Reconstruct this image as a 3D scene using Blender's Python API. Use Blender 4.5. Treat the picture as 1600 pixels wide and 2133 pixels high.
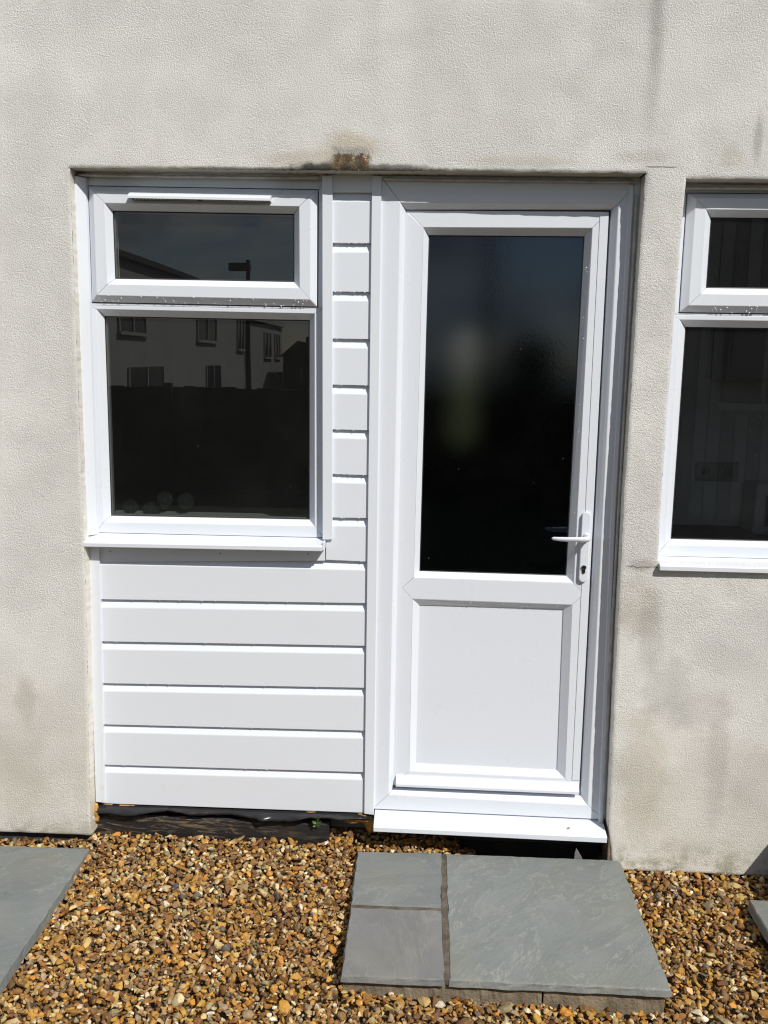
import bpy, bmesh, math, random
import numpy as np
from mathutils import Vector, Matrix, noise as mnoise

for o in list(bpy.data.objects):
    bpy.data.objects.remove(o)
SC = bpy.context.scene
COL = SC.collection
random.seed(7)
R = math.radians

# ------------------------------------------------------------------ camera
yaw, pitch, roll = R(-2.60093078), R(-9.22418718), R(0.93425823)
fwd = Vector((math.sin(yaw) * math.cos(pitch), math.cos(yaw) * math.cos(pitch), math.sin(pitch)))
r0 = Vector((math.cos(yaw), -math.sin(yaw), 0))
u0 = r0.cross(fwd)
rgt = math.cos(roll) * r0 + math.sin(roll) * u0
upv = -math.sin(roll) * r0 + math.cos(roll) * u0
cam_d = bpy.data.cameras.new('camera')
cam = bpy.data.objects.new('camera', cam_d)
COL.objects.link(cam)
M = Matrix((rgt, upv, -fwd)).transposed().to_4x4()
M.translation = Vector((0.34776787, -3.03931068, 1.67114769))
cam.matrix_world = M
cam_d.sensor_fit = 'HORIZONTAL'
cam_d.sensor_width = 36
cam_d.lens = 1917.1924 / 1600 * 36
cam_d.clip_start = 0.05
cam_d.clip_end = 2000
SC.camera = cam

# ------------------------------------------------------------------ sky, sun, exposure
SUN = Vector((0.80, -1.0, 1.25)).normalized()
world = bpy.data.worlds.new('World')
SC.world = world
world.use_nodes = True
wn = world.node_tree
bg = wn.nodes['Background']
sky = wn.nodes.new('ShaderNodeTexSky')
sky.sky_type = 'NISHITA'
sky.sun_disc = False
sky.sun_elevation = math.asin(SUN.z)
sky.sun_rotation = math.atan2(SUN.x, SUN.y)
sky.air_density = 1.0
sky.dust_density = 0.5
# broken cloud over the blue: white-grey patches by direction
wtc = wn.nodes.new('ShaderNodeTexCoord')
wmp = wn.nodes.new('ShaderNodeMapping')
wmp.inputs['Scale'].default_value = (1.0, 1.0, 2.2)
wnz = wn.nodes.new('ShaderNodeTexNoise')
wnz.inputs['Scale'].default_value = 6.5
wnz.inputs['Detail'].default_value = 6
wnz.inputs['Roughness'].default_value = .58
wrp = wn.nodes.new('ShaderNodeMapRange')
wrp.interpolation_type = 'SMOOTHSTEP'
wrp.inputs['From Min'].default_value = .42
wrp.inputs['From Max'].default_value = .60
wrp.inputs['To Max'].default_value = .85
wmx = wn.nodes.new('ShaderNodeMix')
wmx.data_type = 'RGBA'
wn2 = wn.nodes.new('ShaderNodeTexNoise')
wn2.inputs['Scale'].default_value = 9.0
wn2.inputs['Detail'].default_value = 5
wcl = wn.nodes.new('ShaderNodeMix')
wcl.data_type = 'RGBA'
wcl.inputs[6].default_value = (3.0, 3.1, 3.3, 1)
wcl.inputs[7].default_value = (8.6, 8.4, 8.2, 1)
wr2 = wn.nodes.new('ShaderNodeMapRange')
wr2.interpolation_type = 'SMOOTHSTEP'
wr2.inputs['From Min'].default_value = .36
wr2.inputs['From Max'].default_value = .64
wn.links.new(wtc.outputs['Generated'], wn2.inputs['Vector'])
wn.links.new(wn2.outputs['Fac'], wr2.inputs['Value'])
wn.links.new(wr2.outputs[0], wcl.inputs[0])
wn.links.new(wcl.outputs[2], wmx.inputs[7])
wn.links.new(wtc.outputs['Generated'], wmp.inputs['Vector'])
wn.links.new(wmp.outputs[0], wnz.inputs['Vector'])
wn.links.new(wnz.outputs['Fac'], wrp.inputs['Value'])
wn.links.new(wrp.outputs[0], wmx.inputs[0])
wn.links.new(sky.outputs['Color'], wmx.inputs[6])
wn.links.new(wmx.outputs[2], bg.inputs['Color'])
bg.inputs['Strength'].default_value = 0.072
sun_d = bpy.data.lights.new('sun', 'SUN')
sun_d.energy = 4.2
sun_d.angle = R(0.5)
sun_d.color = (1.0, 0.962, 0.90)
sun = bpy.data.objects.new('sun', sun_d)
COL.objects.link(sun)
sun.rotation_euler = SUN.to_track_quat('Z', 'Y').to_euler()
sun.location = (6, -8, 10)
SC.view_settings.view_transform = 'Standard'
SC.view_settings.look = 'None'
SC.view_settings.exposure = 0.12
SC.view_settings.gamma = 1.0
SC.view_settings.use_curve_mapping = False
SC.cycles.max_bounces = 10
SC.cycles.transparent_max_bounces = 16
SC.cycles.caustics_reflective = False
SC.cycles.caustics_refractive = False
SC.cycles.use_denoising = True
SC.cycles.filter_width = 1.15

# ------------------------------------------------------------------ materials
class NT:
    def __init__(s, name):
        s.m = bpy.data.materials.new(name)
        s.m.use_nodes = True
        s.t = s.m.node_tree
        s.b = s.t.nodes['Principled BSDF']
        s.out = s.t.nodes['Material Output']
        s.geo = None
    def n(s, typ, **kw):
        x = s.t.nodes.new(typ)
        for k, v in kw.items():
            setattr(x, k, v)
        return x
    def l(s, a, b):
        s.t.links.new(a, b)
    def sock(s, node, name, v):
        i = node.inputs[name]
        if hasattr(v, 'is_linked') or isinstance(v, bpy.types.NodeSocket):
            s.l(v, i)
        else:
            i.default_value = v
    def pos(s):
        if s.geo is None:
            s.geo = s.n('ShaderNodeNewGeometry')
        return s.geo.outputs['Position']
    def xyz(s):
        x = s.n('ShaderNodeSeparateXYZ')
        s.l(s.pos(), x.inputs[0])
        return x.outputs
    def scaled(s, v, loc=(0, 0, 0), rot=(0, 0, 0)):
        src = s.pos()
        if any(rot):
            r = s.n('ShaderNodeMapping')
            r.inputs['Rotation'].default_value = rot
            s.l(src, r.inputs['Vector'])
            src = r.outputs[0]
        x = s.n('ShaderNodeMapping')
        x.inputs['Scale'].default_value = v
        x.inputs['Location'].default_value = loc
        s.l(src, x.inputs['Vector'])
        return x.outputs[0]
    def noise(s, scale, detail=3, rough=.55, vec=None, dist=0.0):
        x = s.n('ShaderNodeTexNoise')
        x.inputs['Scale'].default_value = scale
        x.inputs['Detail'].default_value = detail
        x.inputs['Roughness'].default_value = rough
        x.inputs['Distortion'].default_value = dist
        s.l(vec if vec is not None else s.pos(), x.inputs['Vector'])
        return x.outputs['Fac']
    def voro(s, scale, vec=None, out='Distance', feature='F1'):
        x = s.n('ShaderNodeTexVoronoi', feature=feature)
        x.inputs['Scale'].default_value = scale
        s.l(vec if vec is not None else s.pos(), x.inputs['Vector'])
        return x.outputs[out]
    def ramp(s, fac, a, b, lo=0.0, hi=1.0):
        x = s.n('ShaderNodeMapRange')
        x.interpolation_type = 'SMOOTHSTEP'
        s.l(fac, x.inputs['Value'])
        x.inputs['From Min'].default_value = a
        x.inputs['From Max'].default_value = b
        x.inputs['To Min'].default_value = lo
        x.inputs['To Max'].default_value = hi
        return x.outputs['Result']
    def math(s, op, a, b=None, c=None, clamp=False):
        x = s.n('ShaderNodeMath', operation=op)
        x.use_clamp = clamp
        for i, v in enumerate((a, b, c)):
            if v is None:
                continue
            if isinstance(v, (int, float)):
                x.inputs[i].default_value = v
            else:
                s.l(v, x.inputs[i])
        return x.outputs[0]
    def mix(s, fac, a, b):
        x = s.n('ShaderNodeMix', data_type='RGBA')
        for i, v in ((0, fac), (6, a), (7, b)):
            if isinstance(v, (int, float)):
                x.inputs[i].default_value = v
            elif isinstance(v, tuple):
                x.inputs[i].default_value = (*v, 1)
            else:
                s.l(v, x.inputs[i])
        return x.outputs[2]
    def bump(s, h, strength, dist, prev=None):
        x = s.n('ShaderNodeBump')
        x.inputs['Strength'].default_value = strength
        x.inputs['Distance'].default_value = dist
        s.l(h, x.inputs['Height'])
        if prev is not None:
            s.l(prev, x.inputs['Normal'])
        return x.outputs[0]
    def set(s, **kw):
        for k, v in kw.items():
            k = k.replace('_', ' ')
            if isinstance(v, tuple):
                v = (*v, 1)
            s.sock(s.b, k, v)
        return s

def blob(n, X, Z, x0, z0, rx, rz, nz=None, amp=.6):
    """soft elliptical stain mask with a noisy outline, centre x0,z0"""
    dx = n.math('DIVIDE', n.math('SUBTRACT', X, x0), rx)
    dz = n.math('DIVIDE', n.math('SUBTRACT', Z, z0), rz)
    d = n.math('SQRT', n.math('ADD', n.math('MULTIPLY', dx, dx), n.math('MULTIPLY', dz, dz)))
    if nz is not None:
        d = n.math('ADD', d, n.math('MULTIPLY', n.math('SUBTRACT', nz, .5), amp))
    return n.ramp(d, 1.0, .35)

def mat_render():
    n = NT('cream_render')
    X, Y, Z = n.xyz()
    big = n.noise(1.6, 4, .6)
    med = n.noise(7, 4, .6)
    fine = n.noise(60, 3, .6)
    c = n.mix(n.ramp(big, .30, .7), (.790, .778, .742), (.825, .815, .782))
    # creamier towards the foot, wet and grubby
    foot = n.math('MULTIPLY', n.ramp(Z, .9, .05), n.ramp(med, .25, .75, .4, 1))
    c = n.mix(n.math('MULTIPLY', foot, .55), c, (.64, .585, .48))
    c = n.mix(n.math('MULTIPLY', n.ramp(med, .55, .8), .25), c, (.55, .54, .51))
    # vertical rain streaks
    st = n.noise(1, 3, .6, n.scaled((14, 14, .7)))
    c = n.mix(n.math('MULTIPLY', n.ramp(st, .54, .80), .10), c, (.52, .51, .48))
    wob = n.noise(3, 2, .5)
    xs = n.math('ADD', X, n.math('MULTIPLY', n.math('SUBTRACT', wob, .5), .05))
    def vstreak(x0, w, z0, z1, k, colr):
        nonlocal c
        d = n.math('ABSOLUTE', n.math('SUBTRACT', xs, x0))
        m = n.math('MULTIPLY', n.ramp(d, w, 0), n.ramp(Z, z0, z1))
        c = n.mix(n.math('MULTIPLY', n.math('MULTIPLY', m, n.ramp(med, .2, .7, .5, 1)), k), c, colr)
    vstreak(1.000, .036, 2.25, 2.70, .62, (.33, .31, .30))
    vstreak(1.0, .14, 2.35, 3.0, .20, (.40, .38, .36))
    vstreak(.155, .05, 2.35, 2.8, .22, (.45, .43, .38))
    c = n.mix(n.math('MULTIPLY', blob(n, X, Z, 1.325, 2.36, .022, .10, med, .8), .5), c, (.38, .37, .34))
    vstreak(1.48, .16, 2.1, 2.8, .15, (.42, .41, .39))
    # grubby patches low on the right pier
    nz = n.noise(13, 5, .68)
    for (x0, z0, rx, rz, k, colr) in (
            (1.05, .88, .10, .13, .42, (.45, .37, .25)), (1.10, .80, .06, .22, .35, (.36, .34, .32)),
            (1.17, .60, .11, .16, .42, (.40, .39, .37)), (1.27, .55, .12, .10, .40, (.41, .39, .37)),
            (1.33, .72, .16, .10, .20, (.44, .43, .41)), (1.35, .36, .05, .30, .38, (.43, .38, .36)),
            (1.10, .30, .11, .30, .40, (.46, .39, .27)), (1.46, .30, .15, .16, .25, (.47, .40, .38)),
            (1.06, 1.03, .06, .03, .5, (.34, .31, .27)), (-1.02, .50, .05, .12, .50, (.42, .40, .31)), (-1.15, .22, .30, .20, .35, (.52, .47, .36)),
            (-1.0, .30, .22, .25, .22, (.50, .47, .40)), (.98, 2.30, .10, .03, .35, (.38, .35, .28)),
            (.62, 2.285, .26, .022, .28, (.50, .42, .29)), (-.06, 2.288, .17, .032, .42, (.52, .42, .27)),
            (1.25, 2.30, .05, .05, .4, (.50, .45, .34))):
        c = n.mix(n.math('MULTIPLY', blob(n, X, Z, x0, z0, rx, rz, nz, 1.2), k * .82), c, colr)
    # black mould along the drip edge over the strip between window and door
    e = n.math('SUBTRACT', Z, n.math('ADD', n.math('MULTIPLY', X, -.0045), 2.2575))
    nm = n.noise(28, 4, .7)
    lip = n.math('MULTIPLY', n.ramp(n.math('ADD', e, n.math('MULTIPLY', n.math('SUBTRACT', nm, .5), .02)), .012, .0),
                 n.ramp(n.math('ABSOLUTE', n.math('SUBTRACT', X, .1)), 1.05, .1, .25, 1))
    lip = n.math('MULTIPLY', lip, n.math('MULTIPLY', n.ramp(Z, 2.2, 2.23), n.math('MULTIPLY', n.ramp(X, -.82, -.78), n.ramp(X, 1.02, .985))))
    c = n.mix(n.math('MULTIPLY', lip, .85), c, (.10, .09, .07))
    c = n.mix(n.math('MULTIPLY', blob(n, X, Z, .00, 2.262, .13, .028, nm, 1.0), .95), c, (.05, .045, .04))
    c = n.mix(n.math('MULTIPLY', blob(n, X, Z, .20, 2.264, .20, .018, nm, 1.0), .8), c, (.09, .08, .065))
    c = n.mix(n.math('MULTIPLY', blob(n, X, Z, .09, 2.32, .12, .07, nm, .9), .45), c, (.52, .40, .22))
    # the patched stub over the strip: grey top, rusty brown below
    dx = n.math('ABSOLUTE', n.math('SUBTRACT', X, .0935))
    jag = n.math('MULTIPLY', n.math('SUBTRACT', n.noise(60, 4, .75), .5), .030)
    inx = n.ramp(n.math('ADD', dx, n.math('MULTIPLY', jag, 1.3)), .070, .044)
    inz = n.math('MULTIPLY', n.ramp(n.math('ADD', Z, jag), 2.330, 2.318), n.ramp(Z, 2.24, 2.25))
    patch = n.math('MULTIPLY', inx, inz)
    rust = n.mix(n.ramp(n.noise(45, 3, .7, n.scaled((1, 1, .35))), .38, .62), (.12, .085, .045), (.30, .215, .105))
    rust = n.mix(n.math('MULTIPLY', blob(n, X, Z, .135, 2.285, .012, .030, nm, .6), .6), rust, (.26, .08, .025))
    rust = n.mix(n.ramp(n.math('ADD', Z, n.math('MULTIPLY', jag, 2)), 2.302, 2.310), rust, (.50, .48, .46))
    rust = n.mix(n.ramp(n.noise(70, 2, .5), .66, .70), rust, (.72, .70, .66))
    rust = n.mix(n.math('MULTIPLY', n.ramp(n.noise(150, 3, .7), .46, .62), n.ramp(Z, 2.312, 2.29, .25, .85)), rust, (.075, .05, .03))
    rust = n.mix(n.math('MULTIPLY', n.ramp(Z, 2.288, 2.262), n.ramp(nm, .35, .6)), rust, (.05, .042, .035))
    c = n.mix(n.math('MULTIPLY', patch, .97), c, rust)
    # moss in the bottom few centimetres
    ms = n.math('MULTIPLY', n.ramp(Z, .10, -.03), n.ramp(nz, .42, .62))
    c = n.mix(n.math('MULTIPLY', ms, .6), c, (.20, .20, .10))
    # hairline crack from the head of the door to the window, and below the sill
    cr = n.math('MULTIPLY', n.ramp(n.math('ABSOLUTE', n.math('ADD', n.math('SUBTRACT', Z, 2.2715), n.math('MULTIPLY', jag, .2))), .003, .0005),
                n.math('MULTIPLY', n.ramp(X, .99, 1.0), n.ramp(X, 1.10, 1.07)))
    c = n.mix(n.math('MULTIPLY', cr, .8), c, (.12, .11, .10))
    cr2 = n.math('MULTIPLY', n.ramp(n.math('ABSOLUTE', n.math('ADD', n.math('SUBTRACT', Z, 1.026), n.math('MULTIPLY', jag, .6))), .004, .0005),
                 n.math('MULTIPLY', n.ramp(X, 1.0, 1.02), n.ramp(X, 1.125, 1.11)))
    c = n.mix(n.math('MULTIPLY', cr2, .7), c, (.15, .13, .11))
    c = n.mix(n.math('MULTIPLY', n.ramp(fine, .60, .80), .18), c, (.45, .44, .42))
    # stucco relief: worm-like ridges with smoother, rubbed places
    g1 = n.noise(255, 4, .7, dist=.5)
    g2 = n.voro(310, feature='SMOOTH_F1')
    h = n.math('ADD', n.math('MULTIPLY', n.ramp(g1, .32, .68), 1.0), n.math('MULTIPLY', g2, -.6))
    # pits of the stucco tinted slightly darker to strengthen the grain
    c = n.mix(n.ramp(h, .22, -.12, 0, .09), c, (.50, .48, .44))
    rub = n.math('MULTIPLY', n.ramp(n.noise(2.2, 3, .6), .30, .62, .55, 1), n.ramp(n.noise(11, 3, .65), .32, .66, .75, 1.1))
    low = n.ramp(Z, .1, 1.1, .75, 1)
    h = n.math('MULTIPLY', n.math('MULTIPLY', h, rub), low)
    n.set(Base_Color=c, Roughness=.92, Specular_IOR_Level=.2)
    b2 = n.bump(n.noise(26, 3, .6), .22, .005)
    b2 = n.bump(n.noise(70, 3, .65), .35, .004, b2)
    n.l(n.bump(h, .85, .0028, b2), n.b.inputs['Normal'])
    return n.m

def mat_reveal():
    n = NT('reveal_paint')
    X, Y, Z = n.xyz()
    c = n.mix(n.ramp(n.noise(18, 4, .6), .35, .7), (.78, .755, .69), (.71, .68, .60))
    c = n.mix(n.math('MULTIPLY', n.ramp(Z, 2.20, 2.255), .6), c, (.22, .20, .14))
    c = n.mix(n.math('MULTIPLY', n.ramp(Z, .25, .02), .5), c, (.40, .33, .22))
    n.set(Base_Color=c, Roughness=.85)
    n.l(n.bump(n.noise(210, 3, .65), .8, .003), n.b.inputs['Normal'])
    return n.m

def mat_pvc(name='white_upvc', col=(.688, .722, .780), rough=.30, dirt=.10):
    n = NT(name)
    X, Y, Z = n.xyz()
    d = n.math('MULTIPLY', n.ramp(n.noise(5, 4, .65), .5, .8), dirt)
    c = n.mix(d, col, (.62, .635, .66))
    sp = n.ramp(n.noise(230, 2, .5), .77, .82)
    c = n.mix(n.math('MULTIPLY', sp, .35), c, (.42, .38, .32))
    sm = n.math('MULTIPLY', n.ramp(n.noise(22, 3, .7), .60, .74), n.ramp(Z, .34, .10))
    c = n.mix(n.math('MULTIPLY', sm, .28), c, (.52, .46, .36))
    n.set(Base_Color=c, Roughness=n.ramp(n.noise(9, 3, .6), .3, .7, rough - .04, rough + .10), Specular_IOR_Level=.45)
    n.l(n.bump(n.noise(2.2, 2, .5), .10, .02), n.b.inputs['Normal'])
    return n.m

def simple(name, col, rough=.5, metal=0.0, var=.25, scale=20, bump=0.0, bscale=80, spec=.5, col2=None):
    n = NT(name)
    c2 = col2 or tuple(v * (1 - var) for v in col)
    c = n.mix(n.ramp(n.noise(scale, 4, .6), .3, .7), col, c2)
    n.set(Base_Color=c, Roughness=rough, Metallic=metal, Specular_IOR_Level=spec)
    if bump:
        n.l(n.bump(n.noise(bscale, 3, .6), bump, .004), n.b.inputs['Normal'])
    return n.m

def mat_glass(name, rough=0.0, tint=.62, wavy=0.0):
    """double glazed pane: Fresnel reflection over a tinted see-through layer"""
    n = NT(name)
    n.t.nodes.remove(n.b)
    fr = n.n('ShaderNodeFresnel')
    fr.inputs['IOR'].default_value = 1.52
    k = n.math('MULTIPLY', fr.outputs[0], 1.75, clamp=True)
    gl = n.n('ShaderNodeBsdfGlossy')
    gl.inputs['Roughness'].default_value = rough
    gl.inputs['Color'].default_value = (.93, .97, 1.0, 1) if rough == 0 else (.62, .76, .98, 1)
    if rough > 0:
        tr = n.n('ShaderNodeBsdfRefraction')
        tr.inputs['IOR'].default_value = 1.12
        tr.inputs['Roughness'].default_value = .42
        n.l(n.bump(n.noise(320, 3, .7), .6, .002), tr.inputs['Normal'])
        tr.inputs['Color'].default_value = (tint, tint * 1.02, tint, 1)
    else:
        tr = n.n('ShaderNodeBsdfTransparent')
        tr.inputs['Color'].default_value = (tint, tint * 1.03, tint * 1.01, 1)
    if wavy:
        nb = n.bump(n.noise(150, 3, .6, dist=.4), wavy, .002)
        n.l(nb, gl.inputs['Normal'])
        n.l(nb, fr.inputs['Normal'])
    else:
        nb = n.bump(n.noise(2.5, 1, .4), .03, .01)
        n.l(nb, gl.inputs['Normal'])
    ms = n.n('ShaderNodeMixShader')
    n.l(k, ms.inputs[0])
    n.l(tr.outputs[0], ms.inputs[1])
    n.l(gl.outputs[0], ms.inputs[2])
    # dust specks and dried drops on the outside
    sp = n.math('MULTIPLY', n.ramp(n.voro(26, out='Distance'), .045, .03), n.ramp(n.noise(9, 2, .5), .50, .62))
    df = n.n('ShaderNodeBsdfDiffuse')
    df.inputs['Color'].default_value = (.5, .5, .5, 1)
    m2 = n.n('ShaderNodeMixShader')
    n.l(n.math('ADD', n.math('MULTIPLY', sp, .5), n.ramp(n.noise(4, 4, .7), .35, .9, *((.010, .022) if rough == 0 else (.001, .006)))), m2.inputs[0])
    n.l(ms.outputs[0], m2.inputs[1])
    n.l(df.outputs[0], m2.inputs[2])
    n.l(m2.outputs[0], n.out.inputs['Surface'])
    return n.m

def mat_slab(name, colA, colB, ang, vein=.5, seed=0.0, flecks=.35):
    """riven sandstone: faint bedding bands, thin pale broken veins, flecks and specks"""
    n = NT(name)
    loc = (seed, seed * 1.7, 0)
    v = n.scaled((1.6, 3.6, 3), loc=loc, rot=(0, 0, -ang))
    s1 = n.noise(1.5, 8, .68, v, dist=.9)
    s2 = n.noise(5, 5, .6, n.scaled((1, 1, 1), loc=(seed, 0, 0)))
    s3 = n.noise(1, 6, .7, n.scaled((5, 8, 5), loc=loc, rot=(0, 0, -ang - .15)), dist=.9)
    c = n.mix(n.ramp(s2, .3, .7), colA, colB)
    c = n.mix(n.ramp(s1, .38, .62, 0, .6), c, tuple(q * .82 for q in colA))
    # broken hairline veins where the bedding surfaces step
    d1 = n.math('ABSOLUTE', n.math('SUBTRACT', s1, .52))
    vn = n.math('MULTIPLY', n.ramp(d1, .010, .0), n.ramp(s3, .40, .56))
    d3 = n.math('ABSOLUTE', n.math('SUBTRACT', s1, .61))
    vn = n.math('MAXIMUM', vn, n.math('MULTIPLY', n.ramp(d3, .008, .0), n.ramp(s2, .40, .56)))
    c = n.mix(n.math('MULTIPLY', vn, vein * .9), c, (.40, .41, .365))
    d2 = n.math('ABSOLUTE', n.math('SUBTRACT', s3, .5))
    vn2 = n.math('MULTIPLY', n.ramp(d2, .010, .0), n.ramp(s2, .48, .62))
    c = n.mix(n.math('MULTIPLY', vn2, vein * .3), c, (.33, .34, .31))
    c = n.mix(n.math('MULTIPLY', n.ramp(s3, .50, .74), .30), c, (.29, .295, .265))
    fl = n.ramp(n.noise(48, 3, .6, n.scaled((1, .5, 1), loc=(seed, 0, 0), rot=(0, 0, -ang))), .69, .74)
    c = n.mix(n.math('MULTIPLY', fl, flecks), c, (.38, .38, .33))
    dk = n.ramp(n.noise(33, 2, .5, n.scaled((1, 1, 1), loc=(0, seed, 0))), .74, .78)
    c = n.mix(n.math('MULTIPLY', dk, .5), c, (.08, .07, .055))
    buff = n.ramp(n.noise(2.4, 3, .6, n.scaled((1, 1, 1), loc=(seed * 2, 3, 0))), .46, .72)
    c = n.mix(n.math('MULTIPLY', buff, .42), c, (.225, .215, .165))
    c = n.mix(n.math('MULTIPLY', n.ramp(n.noise(420, 2, .6), .5, .8), .25), c, (.13, .13, .12))
    n.set(Base_Color=c, Roughness=n.ramp(s1, .3, .7, .6, .82), Specular_IOR_Level=.3)
    b = n.bump(s1, .7, .010)
    b = n.bump(s3, .5, .005, b)
    n.l(n.bump(n.noise(260, 3, .6), .3, .0012, b), n.b.inputs['Normal'])
    return n.m

def mat_gravel():
    n = NT('flint_gravel')
    a = n.n('ShaderNodeAttribute', attribute_name='Col')
    nz = n.noise(95, 4, .65)
    c = n.mix(n.math('MULTIPLY', n.ramp(nz, .52, .72), .6), a.outputs['Color'], (.48, .31, .11))
    c = n.mix(n.math('MULTIPLY', n.ramp(n.noise(60, 3, .6, n.scaled((1, 1, 1), loc=(5, 2, 1))), .52, .70), .6), c, (.15, .075, .028))
    n.set(Base_Color=c, Roughness=n.ramp(nz, .3, .7, .55, .8), Specular_IOR_Level=.3)
    n.l(n.bump(n.noise(240, 3, .6), .35, .002), n.b.inputs['Normal'])
    return n.m

def mat_ground():
    """pebbly soil that carries on where the single stones stop"""
    n = NT('pebble_ground')
    X, Y, Z = n.xyz()
    vo = n.n('ShaderNodeTexVoronoi')
    vo.inputs['Scale'].default_value = 55
    n.l(n.pos(), vo.inputs['Vector'])
    sx = n.n('ShaderNodeSeparateColor')
    n.l(vo.outputs['Color'], sx.inputs[0])
    c = n.mix(n.ramp(sx.outputs[0], .1, .9), (.17, .09, .035), (.40, .27, .12))
    c = n.mix(n.ramp(sx.outputs[1], .75, .9), c, (.55, .48, .36))
    c = n.mix(n.ramp(vo.outputs['Distance'], .2, .6, 0, .8), c, (.05, .03, .015))
    gr = n.mix(n.ramp(n.noise(3, 4, .6), .3, .7), (.028, .042, .014), (.045, .055, .02))
    c = n.mix(n.ramp(Y, -3.2, -3.6), c, gr)
    c = n.mix(n.ramp(n.math('ABSOLUTE', X), 3.4, 3.8), c, gr)
    c = n.mix(n.ramp(Y, 3.4, 3.8), c, (.12, .15, .05))
    n.set(Base_Color=c, Roughness=.85)
    n.l(n.bump(vo.outputs['Distance'], .8, .012), n.b.inputs['Normal'])
    return n.m

def mat_timber():
    n = NT('tarred_timber')
    X, Y, Z = n.xyz()
    g = n.noise(1, 5, .7, n.scaled((7, 30, 75), rot=(0, R(-4), 0)), dist=1.2)
    p = n.noise(6, 3, .6)
    m = n.math('MULTIPLY', n.ramp(g, .50, .60), n.ramp(p, .36, .58))
    m = n.math('MULTIPLY', m, n.ramp(X, .0, -.5, .25, 1))
    c = n.mix(m, (.014, .013, .013), (.17, .12, .075))
    n.set(Base_Color=c, Roughness=.6, Specular_IOR_Level=.4)
    n.l(n.bump(g, .6, .006), n.b.inputs['Normal'])
    return n.m

MAT = dict(
    render=mat_render(), reveal=mat_reveal(), pvc=mat_pvc(),
    board=mat_pvc('white_cladding', (.690, .725, .780), .32, .05),
    seal=simple('silicone', (.55, .545, .52), .45, var=.3, scale=30),
    gasket=simple('black_rubber', (.012, .012, .013), .55),
    spacer=simple('spacer_bar', (.42, .42, .41), .35, .6, var=.1),
    glass=mat_glass('clear_glass'), obscure=mat_glass('obscure_glass', .050, .20, .045),
    slabA=mat_slab('sandstone_a', (.196, .212, .207), (.226, .240, .230), R(52), .55, 0.0, .2),
    slabB=mat_slab('sandstone_b', (.172, .187, .190), (.200, .210, .206), R(8), .40, 4.0, .3),
    slabC=mat_slab('sandstone_c', (.175, .177, .180), (.202, .200, .196), R(95), .20, 9.0, .75),
    slabD=mat_slab('sandstone_d', (.168, .185, .186), (.200, .212, .206), R(25), .45, 14.0, .3),
    mortar=simple('mortar', (.24, .195, .135), .95, var=.4, scale=14, bump=.9, bscale=120, spec=.1),
    joint=simple('joint_mortar', (.15, .125, .095), .9, var=.45, scale=25, bump=.9, bscale=160, spec=.2),
    gravel=mat_gravel(), ground=mat_ground(), timber=mat_timber(),
    dpm=simple('black_polythene', (.024, .024, .026), .28, var=.2, bump=.25, bscale=60),
    foam=simple('expanding_foam', (.60, .33, .08), .8, var=.5, scale=40, bump=.8, bscale=120),
    chrome=simple('chrome', (.72, .72, .73), .12, 1.0, var=.05),
    black=simple('black_slot', (.006, .006, .006), .5),
    dark=simple('dark_footing', (.045, .042, .038), .95, var=.5, scale=12, bump=.8, bscale=40),
    leaf=simple('weed_leaf', (.075, .14, .025), .5, var=.4, scale=60),
    room=simple('room_paint', (.17, .175, .17), .9, var=.08, scale=3),
    floor_in=simple('room_floor', (.06, .055, .05), .7),
    plaster=simple('render_chip', (.62, .60, .56), .9, var=.3, scale=40, bump=.8),
    drop=simple('water_drop', (.70, .72, .74), .05, var=.1, spec=.8),
    fence=simple('stained_fence', (.035, .024, .016), .85, var=.4, scale=8),
    house=simple('pale_house_paint', (.52, .50, .46), .9, var=.12, scale=.6),
    window=simple('far_window', (.05, .06, .065), .15),
    pole=simple('dark_pole', (.045, .045, .047), .6),
    wood=simple('pole_wood', (.075, .055, .04), .85),
    hedge=simple('hedge_leaf', (.03, .055, .016), .7, var=.5, scale=6),
    kitchen=simple('kitchen_unit', (.20, .20, .19), .5, var=.1),
    tile=simple('kitchen_tile', (.75, .76, .75), .5, var=.08),
    clad_grey=simple('grey_boards', (.42, .43, .42), .8, var=.25, scale=3),
    clad_dark=simple('dark_boards', (.20, .21, .21), .8, var=.25, scale=3),
    brick=simple('dark_brick', (.055, .04, .035), .9, var=.3),
    shadow_stand_in=simple('stand_in_dark', (.06, .06, .062), .6),
    shard=simple('slate_shard', (.20, .20, .20), .7),
    wine=simple('glassware', (.008, .011, .010), .7, var=.3, spec=.15),
)

# ------------------------------------------------------------------ object helpers
def link(name, me, mat, parent=None, bevel=0.0, smooth=False):
    o = bpy.data.objects.new(name, me)
    if mat is not None and not me.materials:
        me.materials.append(mat)
    COL.objects.link(o)
    if parent is not None:
        o.parent = parent
    if smooth:
        me.polygons.foreach_set('use_smooth', [True] * len(me.polygons))
    if bevel:
        b = o.modifiers.new('bevel', 'BEVEL')
        b.width = bevel
        b.segments = 2
        b.limit_method = 'ANGLE'
        b.angle_limit = R(20)
    return o

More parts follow.
